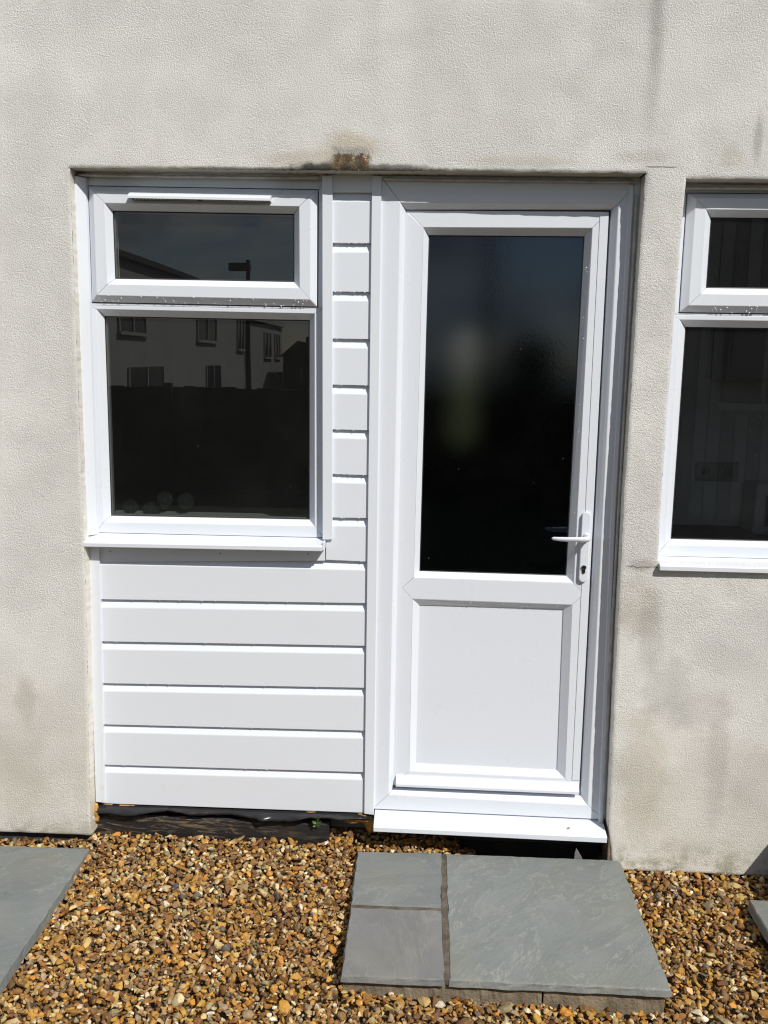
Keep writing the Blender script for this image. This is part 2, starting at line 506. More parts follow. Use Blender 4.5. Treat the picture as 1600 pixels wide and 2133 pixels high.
class MB:
    def __init__(s):
        s.v, s.f = [], []
    def add(s, vs, fs):
        k = len(s.v)
        s.v += [tuple(p) for p in vs]
        s.f += [tuple(i + k for i in f) for f in fs]
        return s
    def box(s, x0, x1, y0, y1, z0, z1):
        vs = [(x, y, z) for x in (x0, x1) for y in (y0, y1) for z in (z0, z1)]
        return s.add(vs, [(0, 1, 3, 2), (4, 6, 7, 5), (0, 4, 5, 1), (2, 3, 7, 6), (0, 2, 6, 4), (1, 5, 7, 3)])
    def sweep(s, secs):
        """closed cross-sections (same point count) lofted one after another, capped"""
        n, m = len(secs[0]), len(secs)
        vs = [p for c in secs for p in c]
        fs = []
        for k in range(m - 1):
            for i in range(n):
                j = (i + 1) % n
                fs.append((k * n + i, k * n + j, (k + 1) * n + j, (k + 1) * n + i))
        fs.append(tuple(range(n))[::-1])
        fs.append(tuple((m - 1) * n + i for i in range(n)))
        return s.add(vs, fs)
    def prism_xz(s, poly, y0, y1):
        return s.sweep([[(x, y0, z) for x, z in poly], [(x, y1, z) for x, z in poly]])
    def tube(s, pts, rad, k=10):
        secs = []
        P = [Vector(p) for p in pts]
        for i, p in enumerate(P):
            d = (P[min(i + 1, len(P) - 1)] - P[max(i - 1, 0)]).normalized()
            a = d.orthogonal().normalized() if i == 0 else (secs_a - secs_a.dot(d) * d).normalized()
            secs_a = a
            b = d.cross(a)
            r = rad[i] if isinstance(rad, (list, tuple)) else rad
            ra, rb = r if isinstance(r, tuple) else (r, r)
            secs.append([p + math.cos(2 * math.pi * q / k) * ra * a + math.sin(2 * math.pi * q / k) * rb * b for q in range(k)])
        return s.sweep(secs)
    def mesh(s, name):
        me = bpy.data.meshes.new(name)
        me.from_pydata(s.v, [], s.f)
        bm = bmesh.new()
        bm.from_mesh(me)
        bmesh.ops.recalc_face_normals(bm, faces=bm.faces)
        bm.to_mesh(me)
        bm.free()
        me.update()
        return me
    def build(s, name, mat, parent=None, bevel=0.0, smooth=False):
        return link(name, s.mesh(name), mat, parent, bevel, smooth)

def tag(o, label, cat, group=None, kind=None):
    if kind:
        o['kind'] = kind
    if label:
        o['label'] = label
    if cat:
        o['category'] = cat
    if group:
        o['group'] = group
    return o

def thing(name, label, cat, loc=(0, 0, 0), group=None):
    """an Empty; children keep world coordinates through parent_inverse-free zero location"""
    o = bpy.data.objects.new(name, None)
    o.empty_display_size = .1
    COL.objects.link(o)
    o.location = loc
    return tag(o, label, cat, group)

def part_empty(name, parent):
    o = bpy.data.objects.new(name, None)
    COL.objects.link(o)
    o.parent = parent
    return o

def lerp(a, b, t):
    return a + (b - a) * t

def frame_members(rings, back, parent, mat, gap=.0004, sides=(0, 1, 2, 3), bevel=.0012):
    """mitred frame. rings: [(y, [TL, TR, BR, BL])] from outside to inside; one mesh per member"""
    names = ('rail', 'stile', 'rail', 'stile')
    full = [(back, rings[0][1])] + list(rings) + [(back, rings[-1][1])]
    for i in sides:
        j = (i + 1) % 4
        A, B = [], []
        for y, q in full:
            a, b = Vector((q[i][0], y, q[i][1])), Vector((q[j][0], y, q[j][1]))
            d = (b - a).normalized() * gap
            A.append(a + d)
            B.append(b - d)
        MB().sweep([A, B]).build(names[i], mat, parent, bevel)

def quad_sheet(q, y, name, mat, parent, grow=.004):
    cx = sum(p[0] for p in q) / 4
    cz = sum(p[1] for p in q) / 4
    vs = [(p[0] + math.copysign(grow, p[0] - cx), y, p[1] + math.copysign(grow, p[1] - cz)) for p in q]
    return MB().add(vs, [(0, 1, 2, 3)]).build(name, mat, parent)

def glazing(q, y, parent, glassmat, spacer=True):
    """pane with its rubber gasket and the spacer bar inside the sealed unit"""
    quad_sheet(q, y + .003, 'pane', glassmat, parent)
    ins = lambda k: [(p[0] + (k if i in (0, 3) else -k), p[1] + (-k if i in (0, 1) else k)) for i, p in enumerate(q)]
    A, B = ins(-.002), ins(.003)
    m = MB()
    for i in range(4):
        j = (i + 1) % 4
        m.sweep([[(A[i][0], y - .001, A[i][1]), (B[i][0], y + .001, B[i][1]), (A[i][0], y + .0025, A[i][1])],
                 [(A[j][0], y - .001, A[j][1]), (B[j][0], y + .001, B[j][1]), (A[j][0], y + .0025, A[j][1])]])
    m.build('gasket', MAT['gasket'], parent)
    if spacer:
        m = MB()
        C, D = ins(.0005), ins(.0045)
        for i in range(4):
            j = (i + 1) % 4
            m.sweep([[(C[i][0], y + .012, C[i][1]), (D[i][0], y + .012, D[i][1]), (D[i][0], y + .026, D[i][1]), (C[i][0], y + .026, C[i][1])],
                     [(C[j][0], y + .012, C[j][1]), (D[j][0], y + .012, D[j][1]), (D[j][0], y + .026, D[j][1]), (C[j][0], y + .026, C[j][1])]])
        m.build('spacer_bar', MAT['spacer'], parent)

# ------------------------------------------------------------------ ground
def sstep(a, b, x):
    t = np.clip((x - a) / (b - a), 0, 1)
    return t * t * (3 - 2 * t)

def gheight(x, y):
    """top of the gravel"""
    g = -.022 + .046 * np.clip(y, -1.0, .1) - .026 * sstep(.1, 1.0, x) - .012 * sstep(-.7, -1.0, x)
    pit = sstep(.42, .62, x) * sstep(1.03, .98, x) * sstep(-.075, -.02, y)
    return g - .09 * pit

def build_ground():
    kx = np.concatenate([[-400, -120, -40, -14, -6, -3], np.linspace(-2.2, 2.8, 80), [3.5, 6, 14, 40, 120, 400]])
    ky = np.concatenate([[-400, -120, -40, -14, -6, -3], np.linspace(-2.0, .45, 50), [3, 12, 60, 400]])
    X, Y = np.meshgrid(kx, ky)
    near = sstep(-2.1, -1.7, X) * sstep(2.7, 2.3, X) * sstep(-1.95, -1.6, Y)
    Z = (gheight(X, Y) - .026) * near + -.085 * (1 - near)
    vs = np.stack([X, Y, Z], -1).reshape(-1, 3).tolist()
    w = len(kx)
    fs = [(j * w + i, j * w + i + 1, (j + 1) * w + i + 1, (j + 1) * w + i) for j in range(len(ky) - 1) for i in range(w - 1)]
    me = bpy.data.meshes.new('ground')
    me.from_pydata(vs, [], fs)
    o = link('ground', me, MAT['ground'], smooth=True)
    tag(o, 'brown pebbly ground under the gravel', None, kind='structure')
build_ground()

# ------------------------------------------------------------------ house wall
def wall_front(x, z):
    """outer face of the render: not quite parallel to the frames, bulging over the door head"""
    b = -.0605 - .0035 * min(max(x, -1.2), 1.6)
    lint = max(0, min(1, (z - 2.05) / .2)) * max(0, min(1, (x + .3) / 1.1)) * max(0, min(1, (1.16 - x) / .14))
    return b - .010 * lint
def rag(x, z, s):
    return mnoise.noise(Vector((x * s, z * s, 3.1)))
EDGE_L = [(-.2, -.808), (.18, -.8075), (.94, -.7945), (1.27, -.796), (2.3, -.7962)]
EDGE_R = [(-.1, 1.0195), (-.007, 1.0185), (.09, 1.0065), (.11, 1.0015), (.34, .9983), (.864, .9923), (1.25, .9892), (2.06, .9935), (2.3, .9948)]
EDGE_W = [(.9, 1.109), (1.06, 1.109), (1.25, 1.1065), (1.74, 1.108), (2.24, 1.1185), (2.3, 1.119)]
def on(e, z):
    return float(np.interp(z, [p[0] for p in e], [p[1] for p in e]))
def head(x):
    return 2.2610 - .0045 * (x + .8) if x < 1.05 else 2.2405
SILL_Z = 1.045
WIN_R = 2.22

wall = thing('rendered_wall', 'cream rough rendered house wall around the white door, cladding and windows', 'wall')

def knots(a, b, fine_a, fine_b, step=.02, fine=.0045, band=.03):
    k = [a]
    while k[-1] < b - 1e-6:
        near = (fine_a and k[-1] - a < band) or (fine_b and b - k[-1] < band)
        k.append(min(b, k[-1] + (fine if near else step)))
    return np.array(k)

def wall_patch(m, fx0, fx1, z0f, z1f, kx, kz, edge_sides):
    """grid patch; fx0/fx1 give the x edges at height z, z0f/z1f the z edges at x; ragged only on open edges"""
    U = (kx - kx[0]) / (kx[-1] - kx[0])
    V = (kz - kz[0]) / (kz[-1] - kz[0])
    base = len(m.v)
    for v in V:
        for u in U:
            zz = lerp(kz[0], kz[-1], v)
            x = lerp(fx0(zz), fx1(zz), u)
            z = lerp(z0f(x), z1f(x), v)
            y = wall_front(x, z) + .0012 * rag(x, z, 22) + .0006 * rag(x, z, 70)
            dx = dz = 0
            if 'l' in edge_sides and u == 0: dx = .0022 * rag(x, z, 110)
            if 'r' in edge_sides and u == 1: dx = .0022 * rag(x, z, 110)
            if 't' in edge_sides and v == 1: dz = .0022 * rag(x, z, 110)
            if 'b' in edge_sides and v == 0: dz = .0030 * rag(x, z, 110)
            for side, d in (('l', u * (kx[-1] - kx[0])), ('r', (1 - u) * (kx[-1] - kx[0])), ('t', (1 - v) * (kz[-1] - kz[0])), ('b', v * (kz[-1] - kz[0]))):
                if side in edge_sides and d < .008:
                    y += .0035 * (1 - d / .008) ** 2
            m.v.append((x + dx, y, z + dz))
    w = len(U)
    for j in range(len(V) - 1):
        for i in range(w - 1):
            a = base + j * w + i
            m.f.append((a, a + 1, a + w + 1, a + w))

def build_wall():
    m = MB()
    xl, xr = -3.4, 4.6
    c = lambda v: (lambda *_: v)
    kL = knots(xl, -.796, False, True, .035)
    kO = knots(-.796, .9948, True, True)
    kP = knots(.9948, 1.119, True, True, .012)
    kW = knots(1.119, WIN_R, True, False, .03)
    kR = knots(WIN_R, xr, False, False, .06)
    kzT = knots(2.26, 4.2, True, False, .025)
    zl = knots(0.0, 2.2610, True, True)
    # above the heads
    wall_patch(m, c(xl), c(-.7962), head, c(4.2), kL, kzT, '')
    wall_patch(m, c(-.7962), c(.9948), head, c(4.2), kO, kzT, 'b')
    wall_patch(m, c(.9948), c(1.119), lambda x: 2.2528 - (x - .9948) * .1, c(4.2), kP, kzT, '')
    wall_patch(m, c(1.119), c(WIN_R), c(2.2404), c(4.2), kW, kzT, 'b')
    wall_patch(m, c(WIN_R), c(xr), c(2.2404), c(4.2), kR, kzT, '')
    # left pier
    wall_patch(m, c(xl), lambda z: on(EDGE_L, z), c(0.0), head, kL, zl, 'rb')
    # pier between door and window
    kz = knots(SILL_Z, 2.25, False, False)
    wall_patch(m, lambda z: on(EDGE_R, z), lambda z: on(EDGE_W, z), c(SILL_Z), lambda x: 2.2528 - (x - .9948) * .1, kP, kz, 'lr')
    kb = knots(-.046, SILL_Z, True, True)
    wall_patch(m, lambda z: on(EDGE_R, z), c(1.109), c(-.046), c(SILL_Z), kP, kb, 'lb')
    wall_patch(m, c(1.109), c(WIN_R), c(-.046), c(SILL_Z), kW, kb, 'bt')
    wall_patch(m, c(WIN_R), c(xr), c(-.046), c(SILL_Z), kR, kb, 'b')
    wall_patch(m, c(WIN_R), c(xr), c(SILL_Z), c(2.2404), kR, kz, '')
    me = bpy.data.meshes.new('render_face')
    me.from_pydata(m.v, [], m.f)
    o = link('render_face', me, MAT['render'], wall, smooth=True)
    # reveals: short returns from the render edge to the frames
    def strip(name, pts, y1, label=None, inner=None, mat='reveal'):
        mm = MB()
        k = len(pts)
        for (x, z) in pts:
            mm.v.append((x, wall_front(x, z) + .0042, z))
        for i, (x, z) in enumerate(pts):
            xi, zi = inner(x, z) if inner else (x, z)
            mm.v.append((xi, y1, zi))
        mm.f += [(i, i + 1, k + i + 1, k + i) for i in range(k - 1)]
        link(name, mm.mesh(name), MAT[mat], wall, smooth=True)
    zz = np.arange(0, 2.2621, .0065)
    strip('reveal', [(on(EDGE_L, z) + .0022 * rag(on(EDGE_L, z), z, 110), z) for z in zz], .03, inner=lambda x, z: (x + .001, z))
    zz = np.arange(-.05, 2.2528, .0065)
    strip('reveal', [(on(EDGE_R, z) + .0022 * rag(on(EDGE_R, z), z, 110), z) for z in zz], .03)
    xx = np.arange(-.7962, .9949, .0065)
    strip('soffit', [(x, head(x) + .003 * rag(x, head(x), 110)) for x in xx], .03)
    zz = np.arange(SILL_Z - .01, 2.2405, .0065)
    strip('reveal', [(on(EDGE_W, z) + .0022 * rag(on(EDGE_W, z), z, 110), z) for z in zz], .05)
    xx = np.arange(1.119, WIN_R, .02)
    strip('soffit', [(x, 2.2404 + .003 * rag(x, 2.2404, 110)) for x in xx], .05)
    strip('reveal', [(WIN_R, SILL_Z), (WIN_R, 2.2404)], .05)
    # under edges of the render and the recessed plinth behind the gravel
    MB().box(-3.4, -.812, -.045, .2, .0015, .006).build('render_underside', MAT['dark'], wall)
    MB().box(-3.4, -.815, -.030, .2, -.3, .0012).build('plinth', MAT['dark'], wall)
    MB().box(1.024, 4.6, -.050, .2, -.0445, -.040).build('render_underside', MAT['dark'], wall)
    MB().box(1.021, 4.6, -.035, .2, -.3, -.0448).build('plinth', MAT['dark'], wall)
    MB().box(-.815, 1.021, .13, .2, -.35, .09).build('footing', MAT['dark'], wall)
    # broken corner of the render, bottom of the left pier
    for q in range(7):
        z = .012 + .013 * q + random.uniform(-.003, .003)
        mm = MB()
        pts = [Vector((-.812 + random.uniform(-.007, .004), -.046 + random.uniform(-.008, .018), z)) for _ in range(1)]
        p = pts[0]
        vs = [p + Vector((random.uniform(-1, 1) * .010, random.uniform(-1, 1) * .008, random.uniform(-1, 1) * .011)) for _ in range(9)]
        bm = bmesh.new()
        for v in vs: bm.verts.new(v)
        bmesh.ops.convex_hull(bm, input=bm.verts)
        me = bpy.data.meshes.new('render_chip'); bm.to_mesh(me); bm.free()
        link('render_chip', me, MAT['plaster'], wall)
    # small concrete ledge at the foot of the right reveal
    MB().box(1.0035, 1.0175, -.058, .03, -.30, .068).build('reveal_stop', MAT['mortar'], wall, .003)
build_wall()

# silicone along the head and right jamb
def seal(pts, rad=.0045):
    MB().tube(pts, rad, 8).build('silicone_bead', MAT['seal'], wall, smooth=True)
seal([(-.792 + .02 * i, -.004, head(-.79 + .02 * i) - .012 + .001 * rag(i, 0, .3)) for i in range(40)])
seal([(.193 + .02 * i, -.008, head(.19 + .02 * i) - .014 + .001 * rag(i, 2, .3)) for i in range(40)], .005)
seal([(.984 + .0012 * rag(i, 5, .3) + (.004 if i < 10 else 0), -.010, .1 + .05 * i) for i in range(43)], .0045)
seal([(1.118 + .03 * i, -.002, 2.2365 - .012) for i in range(37)], .005)

# ------------------------------------------------------------------ left window
win = thing('casement_window', 'white casement window with a trickle vent, above the wide cladding boards', 'window')
wf = part_empty('window_frame', win)
s0 = [(-.7648, 2.2183), (-.0201, 2.2121), (-.0207, 1.8479), (-.7649, 1.853)]
s1 = [(-.7432, 2.1989), (-.0408, 2.1926), (-.0413, 1.8691), (-.7432, 1.8743)]
s2 = [(-.7083, 2.1643), (-.0768, 2.1591), (-.0752, 1.9046), (-.707, 1.909)]
s3 = [(-.69, 2.1439), (-.0967, 2.139), (-.0965, 1.9258), (-.6883, 1.929)]
gr = lambda q, k: [(p[0] + (-k if i in (0, 3) else k), p[1] + (k if i in (0, 1) else -k)) for i, p in enumerate(q)]
outA = [(-.776, 2.2600), (.010, 2.2575), (.006, 1.8398), (-.7783, 1.8428)]
frame_members([(.02, outA), (.02, gr(s0, .003))], .075, wf, MAT['pvc'])
outB = [(-.7783, 1.8422), (.006, 1.8392), (.006, 1.0812), (-.7805, 1.0790)]
l1 = [(-.7536, 1.8307), (-.0286, 1.826), (-.0253, 1.1196), (-.7532, 1.1158)]
l2 = [(-.7354, 1.8089), (-.0486, 1.805), (-.0468, 1.1377), (-.7342, 1.1345)]
frame_members([(.02, outB), (.02, l1), (.046, l2)], .075, wf, MAT['pvc'])
lite = part_empty('fixed_light', win)
glazing(l2, .046, lite, MAT['glass'])
sash = part_empty('sash', win)
frame_members([(.016, s0), (0, s1), (0, s2), (.025, s3)], .07, sash, MAT['pvc'])
glazing(s3, .025, sash, MAT['glass'])
# edge bead between reveal and frame
MB().sweep([[(x - .001, -.020, z), (x + .006, -.020, z), (x + .0275, .004, z), (x + .030, .019, z), (x - .001, .019, z)]
            for x, z in ((-.7965, 2.243), (-.7965, 1.84), (-.799, 1.075))]).build('edge_bead', MAT['pvc'], win, .0015)
# trickle vent
vent = part_empty('trickle_vent', win)
def ventsec(x, dz):
    return [(x, -.0004, 2.1965 + dz), (x, -.008, 2.1960 + dz), (x, -.022, 2.1910 + dz), (x, -.0295, 2.1830 + dz), (x, -.0300, 2.1750 + dz), (x, -.0285, 2.1750 + dz), (x, -.0270, 2.1830 + dz), (x, -.0004, 2.1870 + dz)]
MB().sweep([ventsec(-.622, .0), ventsec(-.165, -.005)]).build('vent_hood', MAT['pvc'], vent, .001)
for x, dz in ((-.6215, 0), (-.1705, -.005)):
    MB().prism_xz([(x, 2.1745 + dz), (x + .005, 2.1745 + dz), (x + .005, 2.188 + dz), (x, 2.188 + dz)], -.0265, -.0006).build('end_cap', MAT['pvc'], vent, .001)
MB().box(-.615, -.172, -.0240, -.0006, 2.1730, 2.1765).build('vent_slot', MAT['black'], vent)
m = MB()
for i in range(100):
    x = -.612 + i * .0044
    if abs(i - 50) < 2: continue
    m.box(x, x + .0016, -.0262, -.0242, 2.1715 - .005 * i / 100, 2.1765 - .004 * i / 100)
g_ = m.build('vent_grille', MAT['pvc'], vent)
g_['kind'] = 'stuff'
# sill
def sillsec(x, zb, zn, zt, yb, yn):
    return [(x, yb, zb), (x, yn + .012, zn + .0015), (x, yn + .004, zn), (x, yn, zn - .004), (x, yn + .0005, zt + .001), (x, yn + .003, zt), (x, yn + .012, zt), (x, yn + .014, zt + .004), (x, yb, zt + .004)]
MB().sweep([sillsec(-.8005, 1.0785, 1.0605, 1.0430, .03, -.057), sillsec(.0085, 1.0805, 1.0668, 1.0485, .03, -.057)]).build('sill', MAT['pvc'], win, .0015)
MB().prism_xz([(.0087, 1.0515), (.0150, 1.0515), (.0150, 1.073), (.0135, 1.0775), (.0087, 1.0775)], -.050, -.004).build('sill_end_cap', MAT['pvc'], win, .0012)

# ------------------------------------------------------------------ cladding
clad = thing('cladding', 'white shiplap plastic cladding below the left window and up beside the door', 'cladding')
def board(xl, xr, ztl, ztr, zbl, zbr, y=0.0):
    def sec(x, zt, zb):
        return [(x, y + .0155, zt + .006), (x, y + .0140, zt - .001), (x, y + .0005, zt - .0265), (x, y, zt - .0290),
                (x, y, zb + .0008), (x, y + .0012, zb), (x, y + .0130, zb + .0006), (x, y + .024, zb + .0006), (x, y + .024, zt + .006)]
    MB().sweep([sec(xl, ztl, zbl), sec(xr, ztr, zbr)]).build('board', MAT['board'], clad, .0008)
nl = [2.202, 2.0454, 1.8938, 1.7443, 1.5955, 1.449, 1.3003, 1.1525, 1.0068]
nr = [2.2028, 2.0466, 1.8938, 1.7437, 1.5944, 1.4474, 1.2981, 1.1537, 1.0038]
MB().box(.012, .176, .001, .02, 2.2032, 2.2575).build('board', MAT['board'], clad, .0008)
for i in range(8):
    xl = .0154 if i == 7 else .016
    board(xl, .176, nl[i] - .0005, nr[i] - .0005, nl[i + 1] + .001, nr[i + 1] + .001)
lL = [.9985, .8467, .6959, .5435, .3915, .2404, .0935]
lR = [1.0035, .8597, .7089, .5581, .4017, .2478, .0956]
for i in range(6):
    board(-.786, .176, lL[i] - .0005, lR[i] - .0005, lL[i + 1] + .001, lR[i + 1] + .001)
MB().prism_xz([(-.7635, 1.050), (.0125, 1.050), (.0125, 1.0055), (-.7635, .9805)], -.0022, .012).build('packing_strip', MAT['board'], clad, .0008)
for x, z in ((-.725, 1.0185), (-.345, 1.0215), (-.045, 1.0275)):
    MB().tube([(x, -.0031, z), (x, -.0010, z)], .0022, 8).build('nail', MAT['black'], clad)
def strip(poly, y, name='trim_strip'):
    MB().prism_xz(poly, y, .028).build(name, MAT['board'], clad, .0015)
strip([(-.0028, 2.252), (.0300, 2.252), (.0377, 1.0801), (.0045, 1.0793)], -.010)
strip([(.1551, 2.252), (.1854, 2.252), (.1916, .0945), (.1575, .0985)], -.010)
strip([(-.800, 1.042), (-.7605, 1.042), (-.7726, .1018), (-.8045, .104)], -.010)

# ------------------------------------------------------------------ door
door = thing('glazed_door', 'white half glazed back door with lever handle above the grey slab step', 'door')
df = part_empty('door_frame', door)
f0 = [(.1800, 2.2560), (.9960, 2.2540), (1.0000, .1060), (.1860, .1131)]
f1 = [(.2461, 2.173), (.9317, 2.1756), (.9385, .1570), (.2429, .1694)]
f2 = [(.2626, 2.1552), (.914, 2.1605), (.9164, .181), (.2568, .1828)]
frame_members([(0, f0), (0, f1), (.02, f2)], .075, df, MAT['pvc'], bevel=.002)
MB().sweep([[(x, .003, z), (x + .002, -.011, z), (x + .013, -.011, z), (x + .019, -.003, z), (x + .019, .003, z)] for x, z in ((.9590, 2.2300), (.9590, 1.2), (.9765, .0945))]).build('cover_bead', MAT['pvc'], door, .0012)
leaf = part_empty('door_leaf', door)
YL = .022
g0 = [(.3201, 2.1011), (.857, 2.1038), (.8544, .9456), (.3135, .9493)]
g1 = [(.3383, 2.0801), (.8375, 2.0811), (.832, .9648), (.3328, .9675)]
p0 = [(.311, .8746), (.853, .8693), (.8583, .2426), (.3127, .2484)]
p1 = [(.3339, .8495), (.8274, .8493), (.8329, .2633), (.3342, .2694)]
lo = [(.2625, 2.1525), (.9067, 2.1541), (.9098, .1941), (.2565, .1936)]
mL, mR = (.2758, .9134), (.8918, .9073)
def leaf_member(name, face, bevels):
    """face polygon at the leaf plane plus bevelled beads: bevels = [(outer a, outer b, inner a, inner b, depth)]"""
    m_ = MB()
    m_.prism_xz(face, YL, .065)
    for a, b, c, d, yd in bevels:
        secA = [(a[0], YL + .0002, a[1]), (c[0], yd, c[1]), (c[0], .064, c[1]), (a[0], .064, a[1])]
        secB = [(b[0], YL + .0002, b[1]), (d[0], yd, d[1]), (d[0], .064, d[1]), (b[0], .064, b[1])]
        m_.sweep([secA, secB])
    m_.build(name, MAT['pvc'], leaf, .0008)
e = .0005
leaf_member('rail', [(lo[0][0] + e, lo[0][1]), (lo[1][0] - e, lo[1][1]), (g0[1][0], g0[1][1] + e), (g0[0][0], g0[0][1] + e)], [(g0[0], g0[1], g1[0], g1[1], .047)])
leaf_member('rail', [(g0[3][0], g0[3][1] - e), (g0[2][0], g0[2][1] - e), (mR[0] - e, mR[1]), (p0[1][0], p0[1][1] + e), (p0[0][0], p0[0][1] + e), (mL[0] + e, mL[1])],
            [(g0[3], g0[2], g1[3], g1[2], .047), (p0[0], p0[1], p1[0], p1[1], .040)])
leaf_member('rail', [(p0[3][0], p0[3][1] - e), (p0[2][0], p0[2][1] - e), (lo[2][0] - e, lo[2][1]), (lo[3][0] + e, lo[3][1])], [(p0[3], p0[2], p1[3], p1[2], .040)])
leaf_member('stile', [(lo[0][0], lo[0][1] - e), (g0[0][0] - e, g0[0][1]), (g0[3][0] - e, g0[3][1]), (mL[0] - e, mL[1]), (p0[0][0] - e, p0[0][1]), (p0[3][0] - e, p0[3][1]), (lo[3][0], lo[3][1] + e)],
            [(g0[0], g0[3], g1[0], g1[3], .047), (p0[0], p0[3], p1[0], p1[3], .040)])
leaf_member('stile', [(lo[1][0], lo[1][1] - e), (lo[2][0], lo[2][1] + e), (p0[2][0] + e, p0[2][1]), (p0[1][0] + e, p0[1][1]), (mR[0] + e, mR[1]), (g0[2][0] + e, g0[2][1]), (g0[1][0] + e, g0[1][1])],
            [(g0[1], g0[2], g1[1], g1[2], .047), (p0[1], p0[2], p1[1], p1[2], .040)])
# raised lip on the lock stile
MB().prism_xz([(.8790, 2.150), (.9060, 2.150), (.9090, .238), (.8830, .238)], YL - .0022, YL + .001).build('lock_lip', MAT['pvc'], leaf, .0009)
glazing(g1, .047, leaf, MAT['obscure'], True)
ins = lambda q, k: [(p[0] + (k if i in (0, 3) else -k), p[1] + (-k if i in (0, 1) else k)) for i, p in enumerate(q)]
MB().prism_xz(gr(p1, .004), .0435, .056).build('lower_panel', MAT['pvc'], leaf, .001)
MB().sweep([[(x, YL, zt), (x, YL - .006, zt - .001), (x, YL - .022, zm), (x, YL - .0235, zm - .003), (x, YL - .0230, zb), (x, YL - .018, zb), (x, YL, zb + .004)]
            for x, zt, zm, zb in ((.2665, .2350, .2120, .2000), (.9070, .2300, .2075, .1955))]).build('drip_bar', MAT['pvc'], leaf, .0012)
# threshold sill
MB().sweep([sillsec(x, zb, zn, zt, .03, -.082) for x, zb, zn, zt in ((.1945, .1125, .0905, .0700), (.600, .1085, .0875, .0660), (.9945, .1045, .0850, .0615))]).build('threshold_sill', MAT['pvc'], door, .0022)
MB().tube([(.868, -.050, .0972), (.868, -.050, .0948)], .004, 10).build('screw_cap', MAT['spacer'], door)
# handle
hd = part_empty('door_handle', door)
def stadium(cx0, cz0, cx1, cz1, r, k=12):
    pts = []
    a0 = math.atan2(cz1 - cz0, cx1 - cx0)
    for q in range(k + 1):
        a = a0 - math.pi / 2 + math.pi * q / k
        pts.append((cx1 + r * math.cos(a), cz1 + r * math.sin(a)))
    for q in range(k + 1):
        a = a0 + math.pi / 2 + math.pi * q / k
        pts.append((cx0 + r * math.cos(a), cz0 + r * math.sin(a)))
    return pts
MB().prism_xz(stadium(.8838, .9662, .8842, 1.1770, .0147), YL - .0125, YL - .0004).build('backplate', MAT['pvc'], hd, .003)
zc = 1.108
MB().tube([(.8880, YL - .010, zc), (.8880, YL - .026, zc)], [.0125, .011], 16).build('lever_boss', MAT['pvc'], hd, .0015, smooth=True)
lev = [(.8880, YL - .024, zc), (.8875, YL - .044, zc), (.8830, YL - .056, zc), (.8720, YL - .062, zc - .0005), (.850, YL - .064, zc - .001), (.820, YL - .063, zc - .0015), (.790, YL - .061, zc - .001), (.772, YL - .059, zc), (.766, YL - .0585, zc + .0005)]
MB().tube(lev, [(.0085, .0085), (.0092, .0092), (.0098, .0095), (.0098, .0085), (.0098, .0075), (.0090, .0070), (.0072, .0062), (.0058, .0052), (.0028, .0028)], 16).build('lever', MAT['pvc'], hd, smooth=True)
MB().tube([(.8836, YL - .0175, 1.0035), (.8836, YL - .010, 1.0035)], .0083, 18).build('cylinder_lock', MAT['chrome'], hd, .001)
MB().tube([(.8836, YL - .0178, 1.0035), (.8836, YL - .0160, 1.0035)], .0030, 10).build('keyhole', MAT['black'], hd)
MB().prism_xz(stadium(.8834, .9870, .8836, 1.0035, .0052), YL - .0150, YL - .0100).build('cylinder_slot', MAT['black'], hd)

# ------------------------------------------------------------------ right window
rw = thing('casement_window', 'white casement window at the right edge, right of the door and cut off by the frame', 'window')
rf = part_empty('window_frame', rw)
RX = WIN_R - .02
def rquad(xtl, ztl, xbl, zbl, inset):
    return [(xtl, ztl), (RX - inset, ztl), (RX - inset, zbl), (xbl, zbl)]
rs0 = rquad(1.1478, 2.2110, 1.1474, 1.8461, .013)
rs1 = rquad(1.1698, 2.1934, 1.1699, 1.8669, .035)
rs2 = rquad(1.2032, 2.1605, 1.205, 1.9026, .07)
rs3 = rquad(1.2269, 2.1399, 1.2271, 1.9228, .092)
roA = [(1.121, 2.2400), (RX + .015, 2.2400), (RX + .015, 1.8378), (1.121, 1.8378)]
frame_members([(.02, roA), (.02, gr(rs0, .003))], .075, rf, MAT['pvc'])
roB = [(1.121, 1.8372), (RX + .015, 1.8372), (RX + .015, 1.0470), (1.121, 1.0470)]
rl1 = rquad(1.1495, 1.8228, 1.1512, 1.085, .018)
rl2 = rquad(1.1763, 1.8007, 1.1749, 1.1012, .04)
frame_members([(.02, roB), (.02, rl1), (.046, rl2)], .075, rf, MAT['pvc'])
rlt = part_empty('fixed_light', rw)
glazing(rl2, .046, rlt, MAT['glass'])
rsash = part_empty('sash', rw)
frame_members([(.016, rs0), (0, rs1), (0, rs2), (.025, rs3)], .07, rsash, MAT['pvc'])
glazing(rs3, .025, rsash, MAT['glass'])
MB().sweep([sillsec(x, 1.0465, 1.0385, 1.0195, .03, -.086) for x in (1.1115, WIN_R + .01)]).build('sill', MAT['pvc'], rw, .0015)
MB().sweep([[(x - .001, -.012, z), (x + .004, -.012, z), (x + .014, .004, z), (x + .016, .019, z), (x - .001, .019, z)] for x, z in ((1.1185, 2.235), (1.110, 1.048))]).build('edge_bead', MAT['pvc'], rw, .0012)

